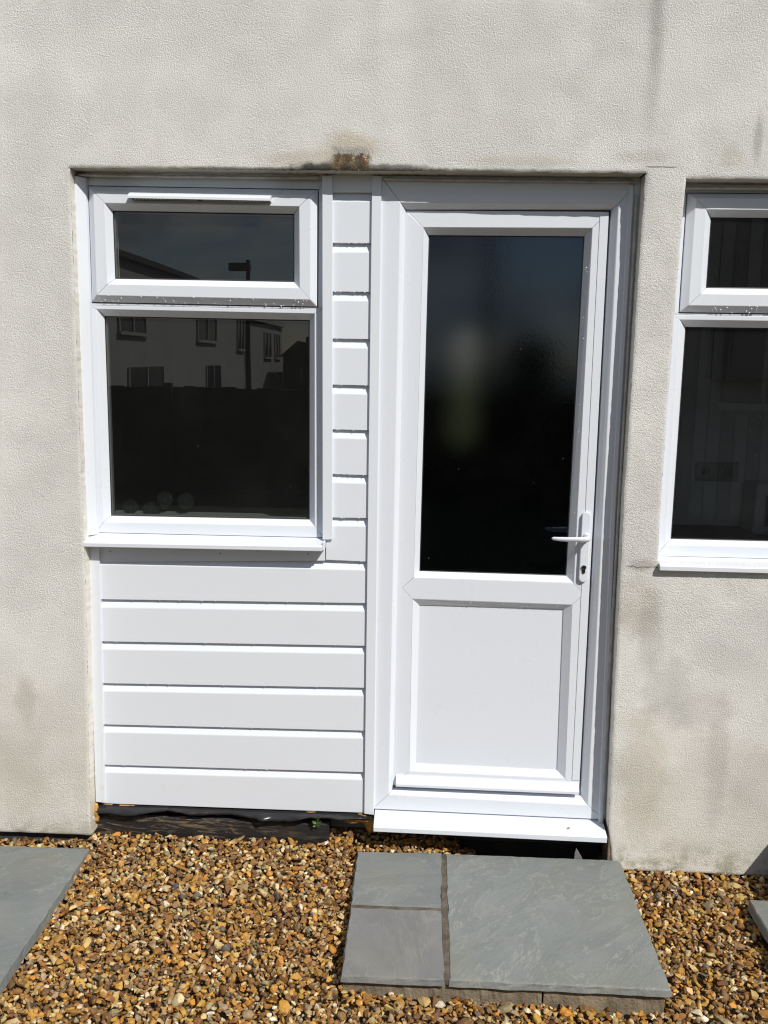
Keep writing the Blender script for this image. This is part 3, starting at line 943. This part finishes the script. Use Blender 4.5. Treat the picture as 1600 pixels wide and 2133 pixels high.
# ------------------------------------------------------------------ paving
def slab(name, label, cat, group, poly, z, th, mat, seed, chip=.0035):
    rnd = random.Random(seed)
    per = []
    k = len(poly)
    for i in range(k):
        a, b = Vector(poly[i]), Vector(poly[(i + 1) % k])
        L = (b - a).length
        nseg = max(2, int(L / .022))
        nrm = Vector((-(b - a).y, (b - a).x)).normalized()
        for q in range(nseg):
            p = a.lerp(b, q / nseg)
            j = chip * (mnoise.noise(Vector((p.x * 14, p.y * 14, seed))) + .7 * mnoise.noise(Vector((p.x * 60, p.y * 60, seed))))
            if q == 0: j = 0
            per.append(p + nrm * j)
    cen = sum(per, Vector((0, 0))) / len(per)
    rings = []
    for inset, dz in ((-.002, -th), (-.001, -th * .5), (0.0, -.004), (.0035, 0)):
        ring = []
        for i, p in enumerate(per):
            d = (cen - p).normalized()
            q = p + d * (inset + (rnd.uniform(0, .002) if inset > -.0015 else 0))
            ring.append((q.x, q.y, z + dz + (.0006 * mnoise.noise(Vector((p.x * 30, p.y * 30, 9))))))
        rings.append(ring)
    MBx = MB().sweep(rings)
    o = MBx.build(name, mat, None)
    return tag(o, label, cat, group)
G = 'grey sandstone slabs of the door step'
slab('paving_slab', 'large square grey sandstone slab on the right of the door step', 'paving slab', G, [(.4445, -.7395), (1.0475, -.7395), (1.0430, -.0865), (1.0340, -.0795), (.4445, -.0795)], 0, .022, MAT['slabA'], 1)
slab('paving_slab', 'small grey slab of the door step nearest the cladding, with a pale buff edge', 'paving slab', G, [(.1440, -.4060), (.4265, -.4030), (.4330, -.0795), (.1405, -.0915)], .001, .022, MAT['slabB'], 2)
slab('paving_slab', 'small purplish grey slab at the front left of the door step', 'paving slab', G, [(.1455, -.7440), (.4315, -.7425), (.4275, -.4185), (.1440, -.4215)], 0, .020, MAT['slabC'], 3)
slab('stepping_slab', 'grey sandstone slab in the gravel at the left edge of the photo', 'paving slab', None, [(-1.44, -1.04), (-.7715, -1.04), (-.7850, -.1310), (-1.44, -.1340)], -.006, .034, MAT['slabD'], 4)
slab('stepping_slab', 'small corner of a grey slab showing at the right edge in the gravel', 'paving slab', None, [(1.4110, -.92), (2.05, -.92), (2.05, -.2760), (1.4110, -.2760)], -.006, .034, MAT['slabD'], 5)

bed = thing('mortar_bed', 'brown sandy mortar bed under the grey slabs of the door step', 'mortar bed')
def rough_box(name, x0, x1, y0, y1, z0, z1, mat, parent, amp=.004, nx=60, flare=.008):
    m_ = MB()
    secs = []
    for i in range(nx + 1):
        x = lerp(x0, x1, i / nx)
        pr = []
        for (yy, zz) in [(y1, z1), (y0, z1), (y0 - flare * .15, lerp(z1, z0, .25)), (y0 - flare * .45, lerp(z1, z0, .55)), (y0 - flare, z0), (y1, z0)]:
            nn = Vector((x * 38, yy * 40 + zz * 60, 2.7))
            a = amp if yy < y1 - .001 else 0
            pr.append((x, yy + a * mnoise.noise(nn) + a * .5 * mnoise.noise(nn * 2.7), zz + a * .4 * mnoise.noise(nn * 1.3)))
        secs.append(pr)
    m_.sweep(secs)
    return m_.build(name, mat, parent, smooth=False)
rough_box('bed', .150, .700, -.728, -.100, -.130, -.0190, MAT['mortar'], bed, .004, 60)
rough_box('bed', .706, 1.035, -.724, -.072, -.130, -.0225, MAT['mortar'], bed, .004, 40)
m_ = MB().prism_xz([(.428, -.018), (.448, -.018), (.448, -.0028), (.428, -.0028)], -.738, -.081)
m_.build('joint', MAT['joint'], bed)
MB().box(.146, .436, -.425, -.400, -.018, -.0024).build('joint', MAT['joint'], bed)

# ------------------------------------------------------------------ below the cladding
tb = MB()
secs = []
for i in range(41):
    x = lerp(-.812, .032, i / 40)
    w = lambda k: .002 * mnoise.noise(Vector((x * 9, k, 0)))
    secs.append([(x, .006 + w(1), -.055), (x, .003 + w(2), -.01), (x, .006 + w(3), .040 + w(4) * 2), (x, .012, .050 + w(5) * 2), (x, .09, .052), (x, .09, -.055)])
tb.sweep(secs)
tag(tb.build('timber_board', MAT['timber']), 'black tarred timber board lying under the cladding at gravel level', 'timber board')

m_ = MB()
nx = 150
NV = 9
for i in range(nx + 1):
    x = lerp(-.803, .185, i / nx)
    wv = .006 * math.sin(x * 11 + .6) + .005 * math.sin(x * 23 + 2) + .004 * mnoise.noise(Vector((x * 14, 0, 5)))
    fw = .012 * (.5 + .5 * math.sin(x * 9.3 + 2.1)) + .006 * mnoise.noise(Vector((x * 20, 3, 1)))
    fw += sum(a_ * math.exp(-((x - c_) / w_) ** 2) for c_, a_, w_ in ((-.205, .012, .022), (-.47, .007, .04), (-.63, .006, .03), (.075, .006, .03), (-.35, -.004, .05)))
    lift = .008 * float(sstep(.0, .18, x))
    P = [(.050, .094), (.016 - fw * .3, .091), (-.003 - fw, .084 + .5 * wv), (-.011 - fw * 1.2, .076 + wv + lift), (-.006 - fw * .8, .067 + wv + lift)]
    for q in range(NV):
        t = q / (NV - 1) * 4
        k = min(3, int(t))
        y, z = lerp(P[k][0], P[k + 1][0], t - k), lerp(P[k][1], P[k + 1][1], t - k)
        cr = .0028 * mnoise.noise(Vector((x * 42, q * .55, 8))) + .0016 * mnoise.noise(Vector((x * 95, q * .9, 2)))
        m_.v.append((x, y + cr, z + cr * .6))
for i in range(nx):
    for q in range(NV - 1):
        a = i * NV + q
        m_.f.append((a, a + NV, a + NV + 1, a + 1))
o = m_.build('plastic_membrane', MAT['dpm'], None, smooth=True)
sm = o.modifiers.new('thick', 'SOLIDIFY'); sm.thickness = .0012
tag(o, 'wavy black plastic damp membrane poking out under the lowest cladding board', 'membrane')

def lump(name, c, r, mat, seed, parent=None):
    bm = bmesh.new()
    bmesh.ops.create_icosphere(bm, subdivisions=3, radius=1)
    for v in bm.verts:
        p = v.co.copy()
        k = 1 + .35 * mnoise.noise(p * 1.7 + Vector((seed, 0, 0))) + .25 * mnoise.noise(p * 4 + Vector((0, seed, 0)))
        v.co = Vector((c[0] + p.x * r[0] * k, c[1] + p.y * r[1] * k, c[2] + p.z * r[2] * k))
    me = bpy.data.meshes.new(name); bm.to_mesh(me); bm.free()
    return link(name, me, mat, parent, smooth=True)
foam = thing('expanding_foam', 'lumps of orange yellow expanding foam squeezed out under the cladding and the door sill', 'foam')
for i, (c, r) in enumerate((((-.8035, -.012, .074), (.010, .010, .028)), ((-.8040, -.010, .044), (.009, .009, .016)), ((-.700, .012, .083), (.060, .010, .010)), ((-.765, .012, .086), (.024, .010, .008)),
                            ((-.030, .010, .080), (.040, .012, .012)), ((.150, .012, .074), (.035, .014, .022)), ((.185, .025, .055), (.030, .020, .040)), ((.120, .015, .060), (.03, .012, .012)),
                            ((.260, .03, .050), (.060, .020, .020)), ((.375, .03, .050), (.050, .020, .018)), ((.52, .03, .040), (.030, .020, .028)), ((.62, .035, .048), (.06, .02, .016)), ((.86, .035, .045), (.05, .02, .014)))):
    lump('foam_lump', c, r, MAT['foam'], i * 3.3, foam)

weed = thing('weed', 'small green weed growing out beside the black board under the cladding', 'weed')
MB().tube([(-.009, .000, .030), (-.011, -.010, .050), (-.008, -.014, .066)], .0011, 6).build('stem', MAT['leaf'], weed)
for (x, y, z, a, L) in ((-.008, -.014, .066, 1.35, .026), (-.009, -.012, .060, .35, .020), (-.010, -.011, .056, 2.6, .020), (-.010, -.009, .050, -.2, .014), (-.011, -.008, .046, 3.3, .014), (-.010, -.010, .053, .9, .016)):
    m_ = MB()
    d = Vector((math.cos(a), -.25, math.sin(a)))
    s_ = Vector((-math.sin(a), -.3, math.cos(a)))
    p = Vector((x, y, z))
    L2 = L * .30
    q = [p, p + d * L * .4 + s_ * L2, p + d * L * .75 + s_ * L2 * .8, p + d * L, p + d * L * .75 - s_ * L2 * .8, p + d * L * .4 - s_ * L2, p + d * L * .5 + Vector((0, .003, 0))]
    m_.add(q, [(0, 6, 1), (1, 6, 2), (2, 6, 3), (3, 6, 4), (4, 6, 5), (5, 6, 0)])
    m_.build('leaf', MAT['leaf'], weed)

m_ = MB().prism_xz([(.890, -.045), (.932, -.045), (.918, -.012), (.905, .010), (.897, .022), (.893, .005)], -.052, -.046)
tag(m_.build('slate_shard', MAT['shard'], None, .001), 'pointed grey shard of slate standing in the dark gap under the door sill', 'shard')

# ------------------------------------------------------------------ gravel
def stone_variants(sub, n, seed):
    rnd = np.random.default_rng(seed)
    bm = bmesh.new()
    bmesh.ops.create_icosphere(bm, subdivisions=sub, radius=1)
    V = np.array([v.co[:] for v in bm.verts])
    F = np.array([[v.index for v in f.verts] for f in bm.faces])
    bm.free()
    out = []
    for k in range(n):
        ang = rnd.uniform(.45, .80)
        P = rnd.normal(size=(rnd.integers(6, 11), 3))
        P /= np.linalg.norm(P, axis=1)[:, None]
        D = rnd.uniform(ang - .12, ang + .1, len(P))
        dots = V @ P.T
        rr = np.where(dots > 1e-3, D / np.maximum(dots, 1e-3), 9).min(1)
        rr = np.minimum(rr, 1.0) * (1 + rnd.normal(0, .035, len(V)))
        out.append(V * rr[:, None])
    return out, F

def chip_variants(n, seed):
    """angular broken flint: convex hulls of a few random points"""
    rnd = np.random.default_rng(seed)
    out = []
    for k in range(n):
        P = rnd.normal(size=(rnd.integers(9, 14), 3))
        P /= np.linalg.norm(P, axis=1)[:, None]
        P *= rnd.uniform(.82, 1.12, (len(P), 1))
        bm = bmesh.new()
        for p in P: bm.verts.new(p)
        r = bmesh.ops.convex_hull(bm, input=bm.verts)
        bmesh.ops.delete(bm, geom=[g for g in r['geom_interior'] if isinstance(g, bmesh.types.BMVert)], context='VERTS')
        bmesh.ops.triangulate(bm, faces=bm.faces)
        bm.verts.index_update()
        out.append((np.array([v.co[:] for v in bm.verts]), np.array([[v.index for v in f.verts] for f in bm.faces])))
        bm.free()
    return out

PALETTE = np.array([(.30, .135, .028), (.38, .20, .045), (.46, .25, .045), (.20, .085, .022), (.15, .072, .026), (.105, .058, .028), (.52, .36, .14), (.60, .46, .24), (.66, .56, .38), (.72, .66, .52), (.25, .195, .12), (.12, .11, .09), (.34, .26, .15), (.50, .22, .03), (.24, .14, .06)])
PW = np.array([.16, .16, .10, .13, .10, .05, .08, .045, .025, .012, .035, .022, .06, .05, .09]); PW /= PW.sum()

def build_gravel():
    rnd = np.random.default_rng(11)
    x0, x1, y0, y1 = -1.85, 2.45, -1.65, .11
    cell = .005
    nx, ny = int((x1 - x0) / cell), int((y1 - y0) / cell)
    gx = x0 + (np.arange(nx) + .5) * cell
    gy = y0 + (np.arange(ny) + .5) * cell
    GX, GY = np.meshgrid(gx, gy)
    top = gheight(GX, GY)
    hm = top - .024
    solid = [(.150, 1.040, -.735, -.090), (-1.44, -.790, -1.04, -.135), (1.415, 2.05, -.92, -.28)]
    hiV, hiF = stone_variants(2, 14, 3)
    loV, loF = stone_variants(1, 10, 4)
    chips = chip_variants(24, 8)
    parts_v, parts_f, parts_c, parts_s = [], [], [], []
    off = 0
    N = 92000
    px = rnd.uniform(x0, x1, N); py = rnd.uniform(y0, y1, N)
    inv = (px > -1.22) & (px < 1.75) & (py > -1.02)
    keep = inv | (rnd.random(N) < .62)
    size = np.clip(rnd.lognormal(np.log(.0090), .36, N), .0036, .0185)
    tri = 0
    for i in np.nonzero(keep)[0]:
        x, y, s = px[i], py[i], size[i]
        if any(a < x < b and c < y < d for a, b, c, d in solid):
            continue
        if y > (-.040 if x < -.815 else (-.004 if x < .03 else (.10 if x < 1.0 else -.045))):
            continue
        a, b, c = s * rnd.uniform(1.0, 1.45), s * rnd.uniform(.75, 1.05), s * rnd.uniform(.45, .8)
        ix, iy = int((x - x0) / cell), int((y - y0) / cell)
        k = max(1, int(.75 * s / cell + .5))
        sl = (slice(max(0, iy - k), iy + k + 1), slice(max(0, ix - k), ix + k + 1))
        h = hm[sl]
        z = .55 * h.max() + .45 * h.mean() + c * .55
        lim = top[min(iy, ny - 1), min(ix, nx - 1)]
        if z + c * .5 > lim + .013:
            continue
        kk = int(a / cell) + 1
        sl2 = (slice(max(0, iy - kk), iy + kk + 1), slice(max(0, ix - kk), ix + kk + 1))
        rr2 = ((GX[sl2] - x) ** 2 + (GY[sl2] - y) ** 2) / (a * b)
        hm[sl2] = np.maximum(hm[sl2], np.where(rr2 < 1, z + c * .9 * np.sqrt(np.maximum(0, 1 - rr2)), -9))
        V, F = (hiV[rnd.integers(len(hiV))], hiF) if inv[i] else (loV[rnd.integers(len(loV))], loF)
        if rnd.random() < .6:
            V, F = chips[rnd.integers(len(chips))]
        P = V * np.array([a, b, c])
        t1, t2, t3 = rnd.normal(0, .42), rnd.normal(0, .42), rnd.uniform(0, 6.283)
        if rnd.random() < .12: t1 += rnd.uniform(-1.2, 1.2)
        cx, sx = math.cos(t1), math.sin(t1); cy, sy = math.cos(t2), math.sin(t2); cz, sz = math.cos(t3), math.sin(t3)
        Rm = np.array([[cz, -sz, 0], [sz, cz, 0], [0, 0, 1]]) @ np.array([[cy, 0, sy], [0, 1, 0], [-sy, 0, cy]]) @ np.array([[1, 0, 0], [0, cx, -sx], [0, sx, cx]])
        P = P @ Rm.T + np.array([x, y, z])
        col = (PALETTE[rnd.choice(len(PALETTE), p=PW)] * 1.0 + .004) * rnd.uniform(.74, 1.18) * rnd.uniform(.93, 1.07, 3)
        if rnd.random() < .22:      # flints broken to a pale rind on one side
            d = V @ rnd.normal(size=3)
            pale = np.array((.64, .50, .27)) * rnd.uniform(.8, 1.1)
            w = (d > rnd.uniform(.3, .9)).astype(float)[:, None]
            cc = col[None] * (1 - w) + pale[None] * w
        else:
            cc = np.repeat(col[None], len(V), 0)
        parts_v.append(P); parts_f.append(F + off); parts_c.append(cc)
        parts_s.append(np.full(len(F), rnd.random() < .12))
        off += len(P)
        tri += len(F)
    V = np.concatenate(parts_v); F = np.concatenate(parts_f); C = np.clip(np.concatenate(parts_c), 0, .8); S = np.concatenate(parts_s)
    me = bpy.data.meshes.new('gravel')
    me.vertices.add(len(V)); me.vertices.foreach_set('co', V.astype(np.float32).ravel())
    me.loops.add(F.size); me.loops.foreach_set('vertex_index', F.astype(np.int32).ravel())
    me.polygons.add(len(F))
    me.polygons.foreach_set('loop_start', (np.arange(len(F)) * 3).astype(np.int32))
    me.polygons.foreach_set('loop_total', np.full(len(F), 3, np.int32))
    me.polygons.foreach_set('use_smooth', S)
    at = me.attributes.new('Col', 'FLOAT_COLOR', 'POINT')
    at.data.foreach_set('color', np.concatenate([C, np.ones((len(C), 1))], 1).astype(np.float32).ravel())
    me.update(); me.validate()
    o = link('gravel', me, MAT['gravel'])
    tag(o, 'golden brown flint gravel on the ground around the slabs', 'gravel', kind='stuff')
    print('gravel stones', len(parts_v), 'tris', tri)
build_gravel()

# ------------------------------------------------------------------ rain drops
def drops():
    rnd = random.Random(5)
    m_ = MB()
    def drop(x, y, z, r, hang=1.4):
        r *= 1.2
        k = 6
        vs = [(x, y - r, z)]
        ring = [(x + r * math.cos(2 * math.pi * q / k), y, z + r * hang * math.sin(2 * math.pi * q / k)) for q in range(k)]
        mid = [(x + .72 * r * math.cos(2 * math.pi * q / k + .3), y - .72 * r, z + .72 * r * hang * math.sin(2 * math.pi * q / k + .3) - .1 * r) for q in range(k)]
        m_.add(vs + mid + ring, [(0, 1 + q, 1 + (q + 1) % k) for q in range(k)] + [(1 + q, 7 + q, 7 + (q + 1) % k, 1 + (q + 1) % k) for q in range(k)])
    for i in range(42):
        x = rnd.uniform(-.74, -.04)
        t = rnd.random() ** 1.5
        z = lerp(1.853, 1.8735, t) - .0065 * (x + .76) / .74
        drop(x, lerp(.016, .0005, t), z, rnd.uniform(.0008, .0021))
    for i in range(60):
        x = rnd.uniform(1.17, 1.9)
        t = rnd.random() ** 1.8
        drop(x, lerp(.016, .0005, t), lerp(1.8461, 1.8665, t), rnd.uniform(.0009, .0024))
    for i in range(1, 9):
        for q in range(rnd.randint(3, 9)):
            t = rnd.random()
            drop(lerp(.04, .148, t), .001, lerp(nl[i], nr[i], t) + .0005, rnd.uniform(.0009, .0019))
    for i in range(1, 6):
        for q in range(rnd.randint(8, 17)):
            t = rnd.random()
            drop(lerp(-.75, .148, t), .001, lerp(lL[i], lR[i], t) + .0005, rnd.uniform(.0007, .0015))
    for i in range(26):
        t = rnd.random(); u = rnd.random() ** 1.5
        x = lerp(.335, .826, t)
        drop(x, lerp(.040, .024, u), lerp(.852, .871, u) - .004 * t, rnd.uniform(.0007, .0016))
    for i in range(20):
        drop(rnd.uniform(.842, .853), lerp(.038, .024, .5), rnd.uniform(.96, 2.0), rnd.uniform(.0008, .0014))
    o = m_.build('water_droplets', MAT['drop'], None, smooth=True)
    tag(o, 'tiny rain drops clinging under the window sash, boards and door panel', 'water drops', kind='stuff')
drops()

# ------------------------------------------------------------------ rooms behind the glass
def room():
    y0, y1, zc, zf = .11, 3.6, 2.42, .05
    s = lambda name, *b: tag(MB().box(*b).build(name, MAT['room'] if name != 'interior_floor' else MAT['floor_in']), None, None, kind='structure')
    s('interior_floor', -2.6, 3.4, y0, y1, zf - .1, zf)
    s('interior_ceiling', -2.6, 3.4, y0, y1, zc, zc + .1)
    s('interior_wall', -2.7, -2.6, y0, y1, zf, zc)
    s('interior_wall', 3.4, 3.5, y0, y1, zf, zc)
    s('interior_wall', .06, .16, y0, y1, zf, zc)
    s('interior_wall', 1.02, 1.11, y0, y1, zf, zc)
    s('interior_wall', -2.7, .10, y1, y1 + .1, zf - .1, zc + .1)
    s('interior_wall', 1.05, 3.5, y1, y1 + .1, zf - .1, zc + .1)
    # hall ends in a small window that lets daylight in
    s('interior_wall', .10, 1.05, y1, y1 + .1, zf - .1, 1.06)
    s('interior_wall', .10, 1.05, y1, y1 + .1, 1.92, zc + .1)
    s('interior_wall', .10, .56, y1, y1 + .1, 1.06, 1.92)
    s('interior_wall', .68, 1.05, y1, y1 + .1, 1.06, 1.92)
    # inner face of the outside wall, round the openings
    for b in ((-2.7, -.78, .0, 2.5), (.0, .19, 0, 2.5), (.99, 1.12, 0, 2.5), (2.2, 3.5, 0, 2.5)):
        s('interior_wall', b[0], b[1], .0755, .105, b[2], b[3])
    s('interior_wall', -.78, .0, .0755, .105, 0, 1.08)
    s('interior_wall', 1.12, 2.2, .0755, .105, 0, 1.047)
    s('interior_wall', -2.7, 3.5, .0755, .105, 2.25, 2.5)
room()
sl = MB().box(-.80, .02, .106, .30, 1.085, 1.112).build('inner_windowsill', MAT['room'])
tag(sl, 'pale inner windowsill behind the left window', 'windowsill')
def wineglass(x, y, z, r, tip):
    w = thing('wine_glass', None, 'wine glass', (0, 0, 0), 'wine glasses lying on the inner sill')
    d = (Vector((x, y, z)) - Vector((.348, -3.04, 1.67))).normalized()
    d = (d + Vector((tip * .2, 0, .02))).normalized()
    p = Vector((x, y, z))
    MB().tube([p, p + d * .002, p + d * .004], [r, r, r * .3], 28).build('foot', MAT['wine'], w)
    MB().tube([p - d * .0006, p + d * .07], [.0035, .003], 10).build('stem', MAT['gasket'], w)
    MB().tube([p + d * .07, p + d * .085, p + d * .11, p + d * .15], [.006, r * .6, r * .75, r * .6], 20).build('bowl', MAT['wine'], w, smooth=True)
    return w
for (x, z, r, tip, lab) in ((-.700, 1.150, .026, .10, 'leftmost of the wine glass feet behind the lower left window pane'),
                            (-.628, 1.142, .028, -.1, 'lowest wine glass foot behind the window pane, left of the tallest'),
                            (-.576, 1.180, .027, .15, 'tallest wine glass foot with a dark centre behind the window pane'),
                            (-.500, 1.174, .029, .2, 'rightmost of the wine glass feet behind the lower left window pane')):
    wineglass(x, .15, z, r, tip)['label'] = lab
ku = thing('kitchen_cupboard', 'dim kitchen wall cupboard seen inside the right window', 'cupboard')
MB().box(1.62, 3.39, 1.0, 1.3, 1.62, 2.2).build('carcass', MAT['kitchen'], ku, .002)
for i in range(3):
    MB().box(1.63 + i * .58, 2.19 + i * .58, .98, .999, 1.63, 2.19).build('cupboard_door', MAT['kitchen'], ku, .002)
wt = MB().box(1.35, 3.39, .70, 1.3, .90, .94).build('worktop', MAT['floor_in'], None, .003)
tag(wt, 'dark kitchen worktop inside the right window', 'worktop')
ts = thing('toaster', 'pale toaster with a dark slot on the kitchen worktop inside the right window', 'toaster')
MB().box(1.80, 2.04, 1.05, 1.22, .9405, 1.17).build('casing', MAT['tile'], ts, .015)
MB().box(1.845, 1.865, 1.0485, 1.0499, .98, 1.12).build('slot', MAT['black'], ts)
sb = thing('wall_socket', 'double wall socket on the kitchen wall inside the right window', 'socket')
MB().box(1.60, 1.80, 1.29, 1.3, 1.15, 1.24).build('faceplate', MAT['kitchen'], sb, .002)
for x in (1.65, 1.75):
    MB().box(x - .02, x + .02, 1.286, 1.29, 1.18, 1.215).build('outlet', MAT['black'], sb)
tag(MB().box(1.34, 3.39, 1.3, 1.35, .0, 2.42).build('splashback', MAT['tile']), 'pale kitchen wall lining inside the right window', 'wall lining')

# ------------------------------------------------------------------ what the glass reflects, behind the camera
fence = thing('garden_fence', 'dark garden fence reflected low in the left window pane', 'fence', (0, 0, 0))
FY = -8.9
xx = -11.0
bi = 0
bme = MB().box(0, .142, 0, .02, 0, 1.40).mesh('fence_board')
bme.materials.append(MAT['fence'])
while xx < 3.0:
    o = bpy.data.objects.new('fence_board', bme)
    COL.objects.link(o)
    o.parent = fence
    o.location = (xx, FY + (.012 if bi % 2 else 0), -.09 + .01 * math.sin(bi * 1.7))
    xx += .136
    bi += 1
for k in range(8):
    x = -11 + k * 1.98
    MB().box(x, x + .1, FY + .036, FY + .136, -.1, 1.36).build('post', MAT['fence'], fence)
MB().box(-11, 3, FY + .034, FY + .07, .2, .28).build('fence_rail', MAT['fence'], fence)
MB().box(-11, 3, FY + .034, FY + .07, 1.0, 1.08).build('fence_rail', MAT['fence'], fence)

# the pale neighbouring block recedes along the left side of the garden
HX = -10.15
nh = thing('neighbouring_house', 'pale rendered flat roofed house block reflected in the left window', 'house', (0, 0, 0))
MB().box(HX - 9, HX, -49.8, -20.0, -2, 5.05).build('wall', MAT['house'], nh)
MB().box(HX - 9.1, HX + .22, -50.0, -19.8, 5.05, 5.25).build('roof_edge', MAT['pole'], nh)
def hwin(ya, yb, za, zb, par):
    w = MB().box(HX - .02, HX + .02, yb, ya, za, zb).build('window', MAT['window'], par)
    for yy in (ya, (ya + yb) / 2, yb):
        MB().box(HX + .021, HX + .06, yy - .06, yy + .06, za, zb).build('window_bar', MAT['house'], w)
    MB().box(HX + .021, HX + .12, yb - .1, ya + .1, za - .12, za).build('sill', MAT['house'], w)
for ya, yb, za, zb in ((-38.8, -42.6, 2.55, 4.2), (-47.8, -50.4 + .8, 2.25, 4.2), (-28.0, -31.0, 2.6, 4.2), (-22.5, -25.0, 2.6, 4.2), (-28.9, -33.3, .1, 1.36), (-40.5, -43.5, .1, 1.36)):
    hwin(ya, yb, za, zb, nh)
nh2 = thing('neighbouring_house', 'lower pale flat roofed house beyond the first, reflected at the right of the left pane', 'house', (0, 0, 0))
MB().box(HX - 9, HX, -63.2, -50.5, -2, 3.95).build('wall', MAT['house'], nh2)
MB().box(HX - 9.1, HX + .2, -63.4, -50.4, 3.95, 4.12).build('roof_edge', MAT['house'], nh2)
for ya, yb, za, zb in ((-56.0, -58.5, 1.9, 3.4), (-60.0, -62.0, 1.9, 3.4)):
    hwin(ya, yb, za, zb, nh2)

lamp = thing('street_lamp', 'dark street lamp reflected in the left window', 'street lamp', (-4.52, -21.9, 0))
MB().tube([(0, 0, -.1), (0, 0, 1), (0, 0, 4.3)], [.085, .07, .055], 10).build('lamp_post', MAT['pole'], lamp)
MB().box(-.50, .06, -.12, .12, 4.02, 4.22).build('lamp_head', MAT['pole'], lamp, .03)
tp = thing('telegraph_pole', 'dark wooden telegraph pole reflected blurred in the door glass', 'pole', (1.9, -21.9, 0))
MB().tube([(0, 0, -.1), (0, 0, 7.4)], [.15, .11], 12).build('pole_shaft', MAT['wood'], tp)
MB().box(-.7, .7, -.05, .05, 6.7, 6.8).build('cross_arm', MAT['wood'], tp)

ob = thing('outbuilding', 'grey outbuilding clad in upright boards across the garden, dim in the right window glass', 'outbuilding')
MB().box(2.7, 9.5, -10.5, -7.25, -.1, 3.9).build('wall', MAT['clad_dark'], ob)
MB().box(2.55, 9.7, -10.7, -7.0, 3.9, 4.05).build('roof', MAT['pole'], ob)
bd = [MB().box(0, .13, 0, .022, 0, 3.86).mesh('upright_board') for _ in range(2)]
bd[0].materials.append(MAT['clad_grey']); bd[1].materials.append(MAT['clad_dark'])
for k in range(46):
    o = bpy.data.objects.new('upright_board', bd[1 if k % 5 in (1, 3) else 0])
    COL.objects.link(o)
    o.parent = ob
    o.location = (2.72 + k * .146, -7.247 + (.012 if k % 2 else .002), 0)
for x in (3.55, 5.4, 7.4):
    w_ = MB().box(x, x + .9, -7.2, -7.17, 1.3, 2.3).build('window', MAT['window'], ob)
    MB().box(x + .43, x + .47, -7.169, -7.15, 1.3, 2.3).build('window_bar', MAT['clad_grey'], w_)
    MB().box(x - .05, x + .95, -7.2, -7.08, 1.22, 1.299).build('sill', MAT['clad_grey'], w_)
def dark_house(x0, x1, y, ze, zr, xr, lab, chim):
    t = thing('brick_house', lab, 'house', (0, 0, 0))
    MB().box(x0, x1, y - 7, y, -2, ze).build('wall', MAT['brick'], t)
    MB().prism_xz([(x0 - .2, ze), (xr, zr), (x1 + .2, ze)], y - 7.2, y + .2).build('roof', MAT['brick'], t)
    for cx, ct in chim:
        c_ = MB().box(cx - .25, cx + .25, y - 3.4, y - 2.8, ze, ct).build('chimney', MAT['brick'], t)
        MB().tube([(cx, y - 3.1, ct), (cx, y - 3.1, ct + .3)], [.1, .09], 8).build('chimney_pot', MAT['pole'], c_)
    for wx in (x0 + .8, x1 - 1.6):
        w_ = MB().box(wx, wx + .9, y, y + .04, .2, 1.3).build('window', MAT['window'], t)
        MB().box(wx + .42, wx + .48, y + .041, y + .07, .2, 1.3).build('window_bar', MAT['house'], w_)
dark_house(-9.3, -3.5, -58, 1.95, 3.0, -8.3, 'dark brick house with a chimney beyond the pale flat roofed houses', ((-7.9, 3.35),))
dark_house(5.2, 7.6, -50, 2.7, 3.4, 6.3, 'dark low brick house to the right of the telegraph pole', ((5.7, 3.9),))
pl = MB()  # box added out of view, stands in for whatever shadows the wall corner
pl.sweep([[(1.77, -.62, -.07), (2.5, -.62, -.07), (2.5, -.15, -.07), (1.77, -.15, -.07)], [(1.74, -.65, .39), (2.53, -.65, .39), (2.53, -.12, .39), (1.74, -.12, .39)]])
tag(pl.build('shadow_stand_in', MAT['shadow_stand_in'], None, .006), 'dark box added out of view past the right edge, stand-in for the unknown caster of the corner shadow', 'shadow_stand_in')
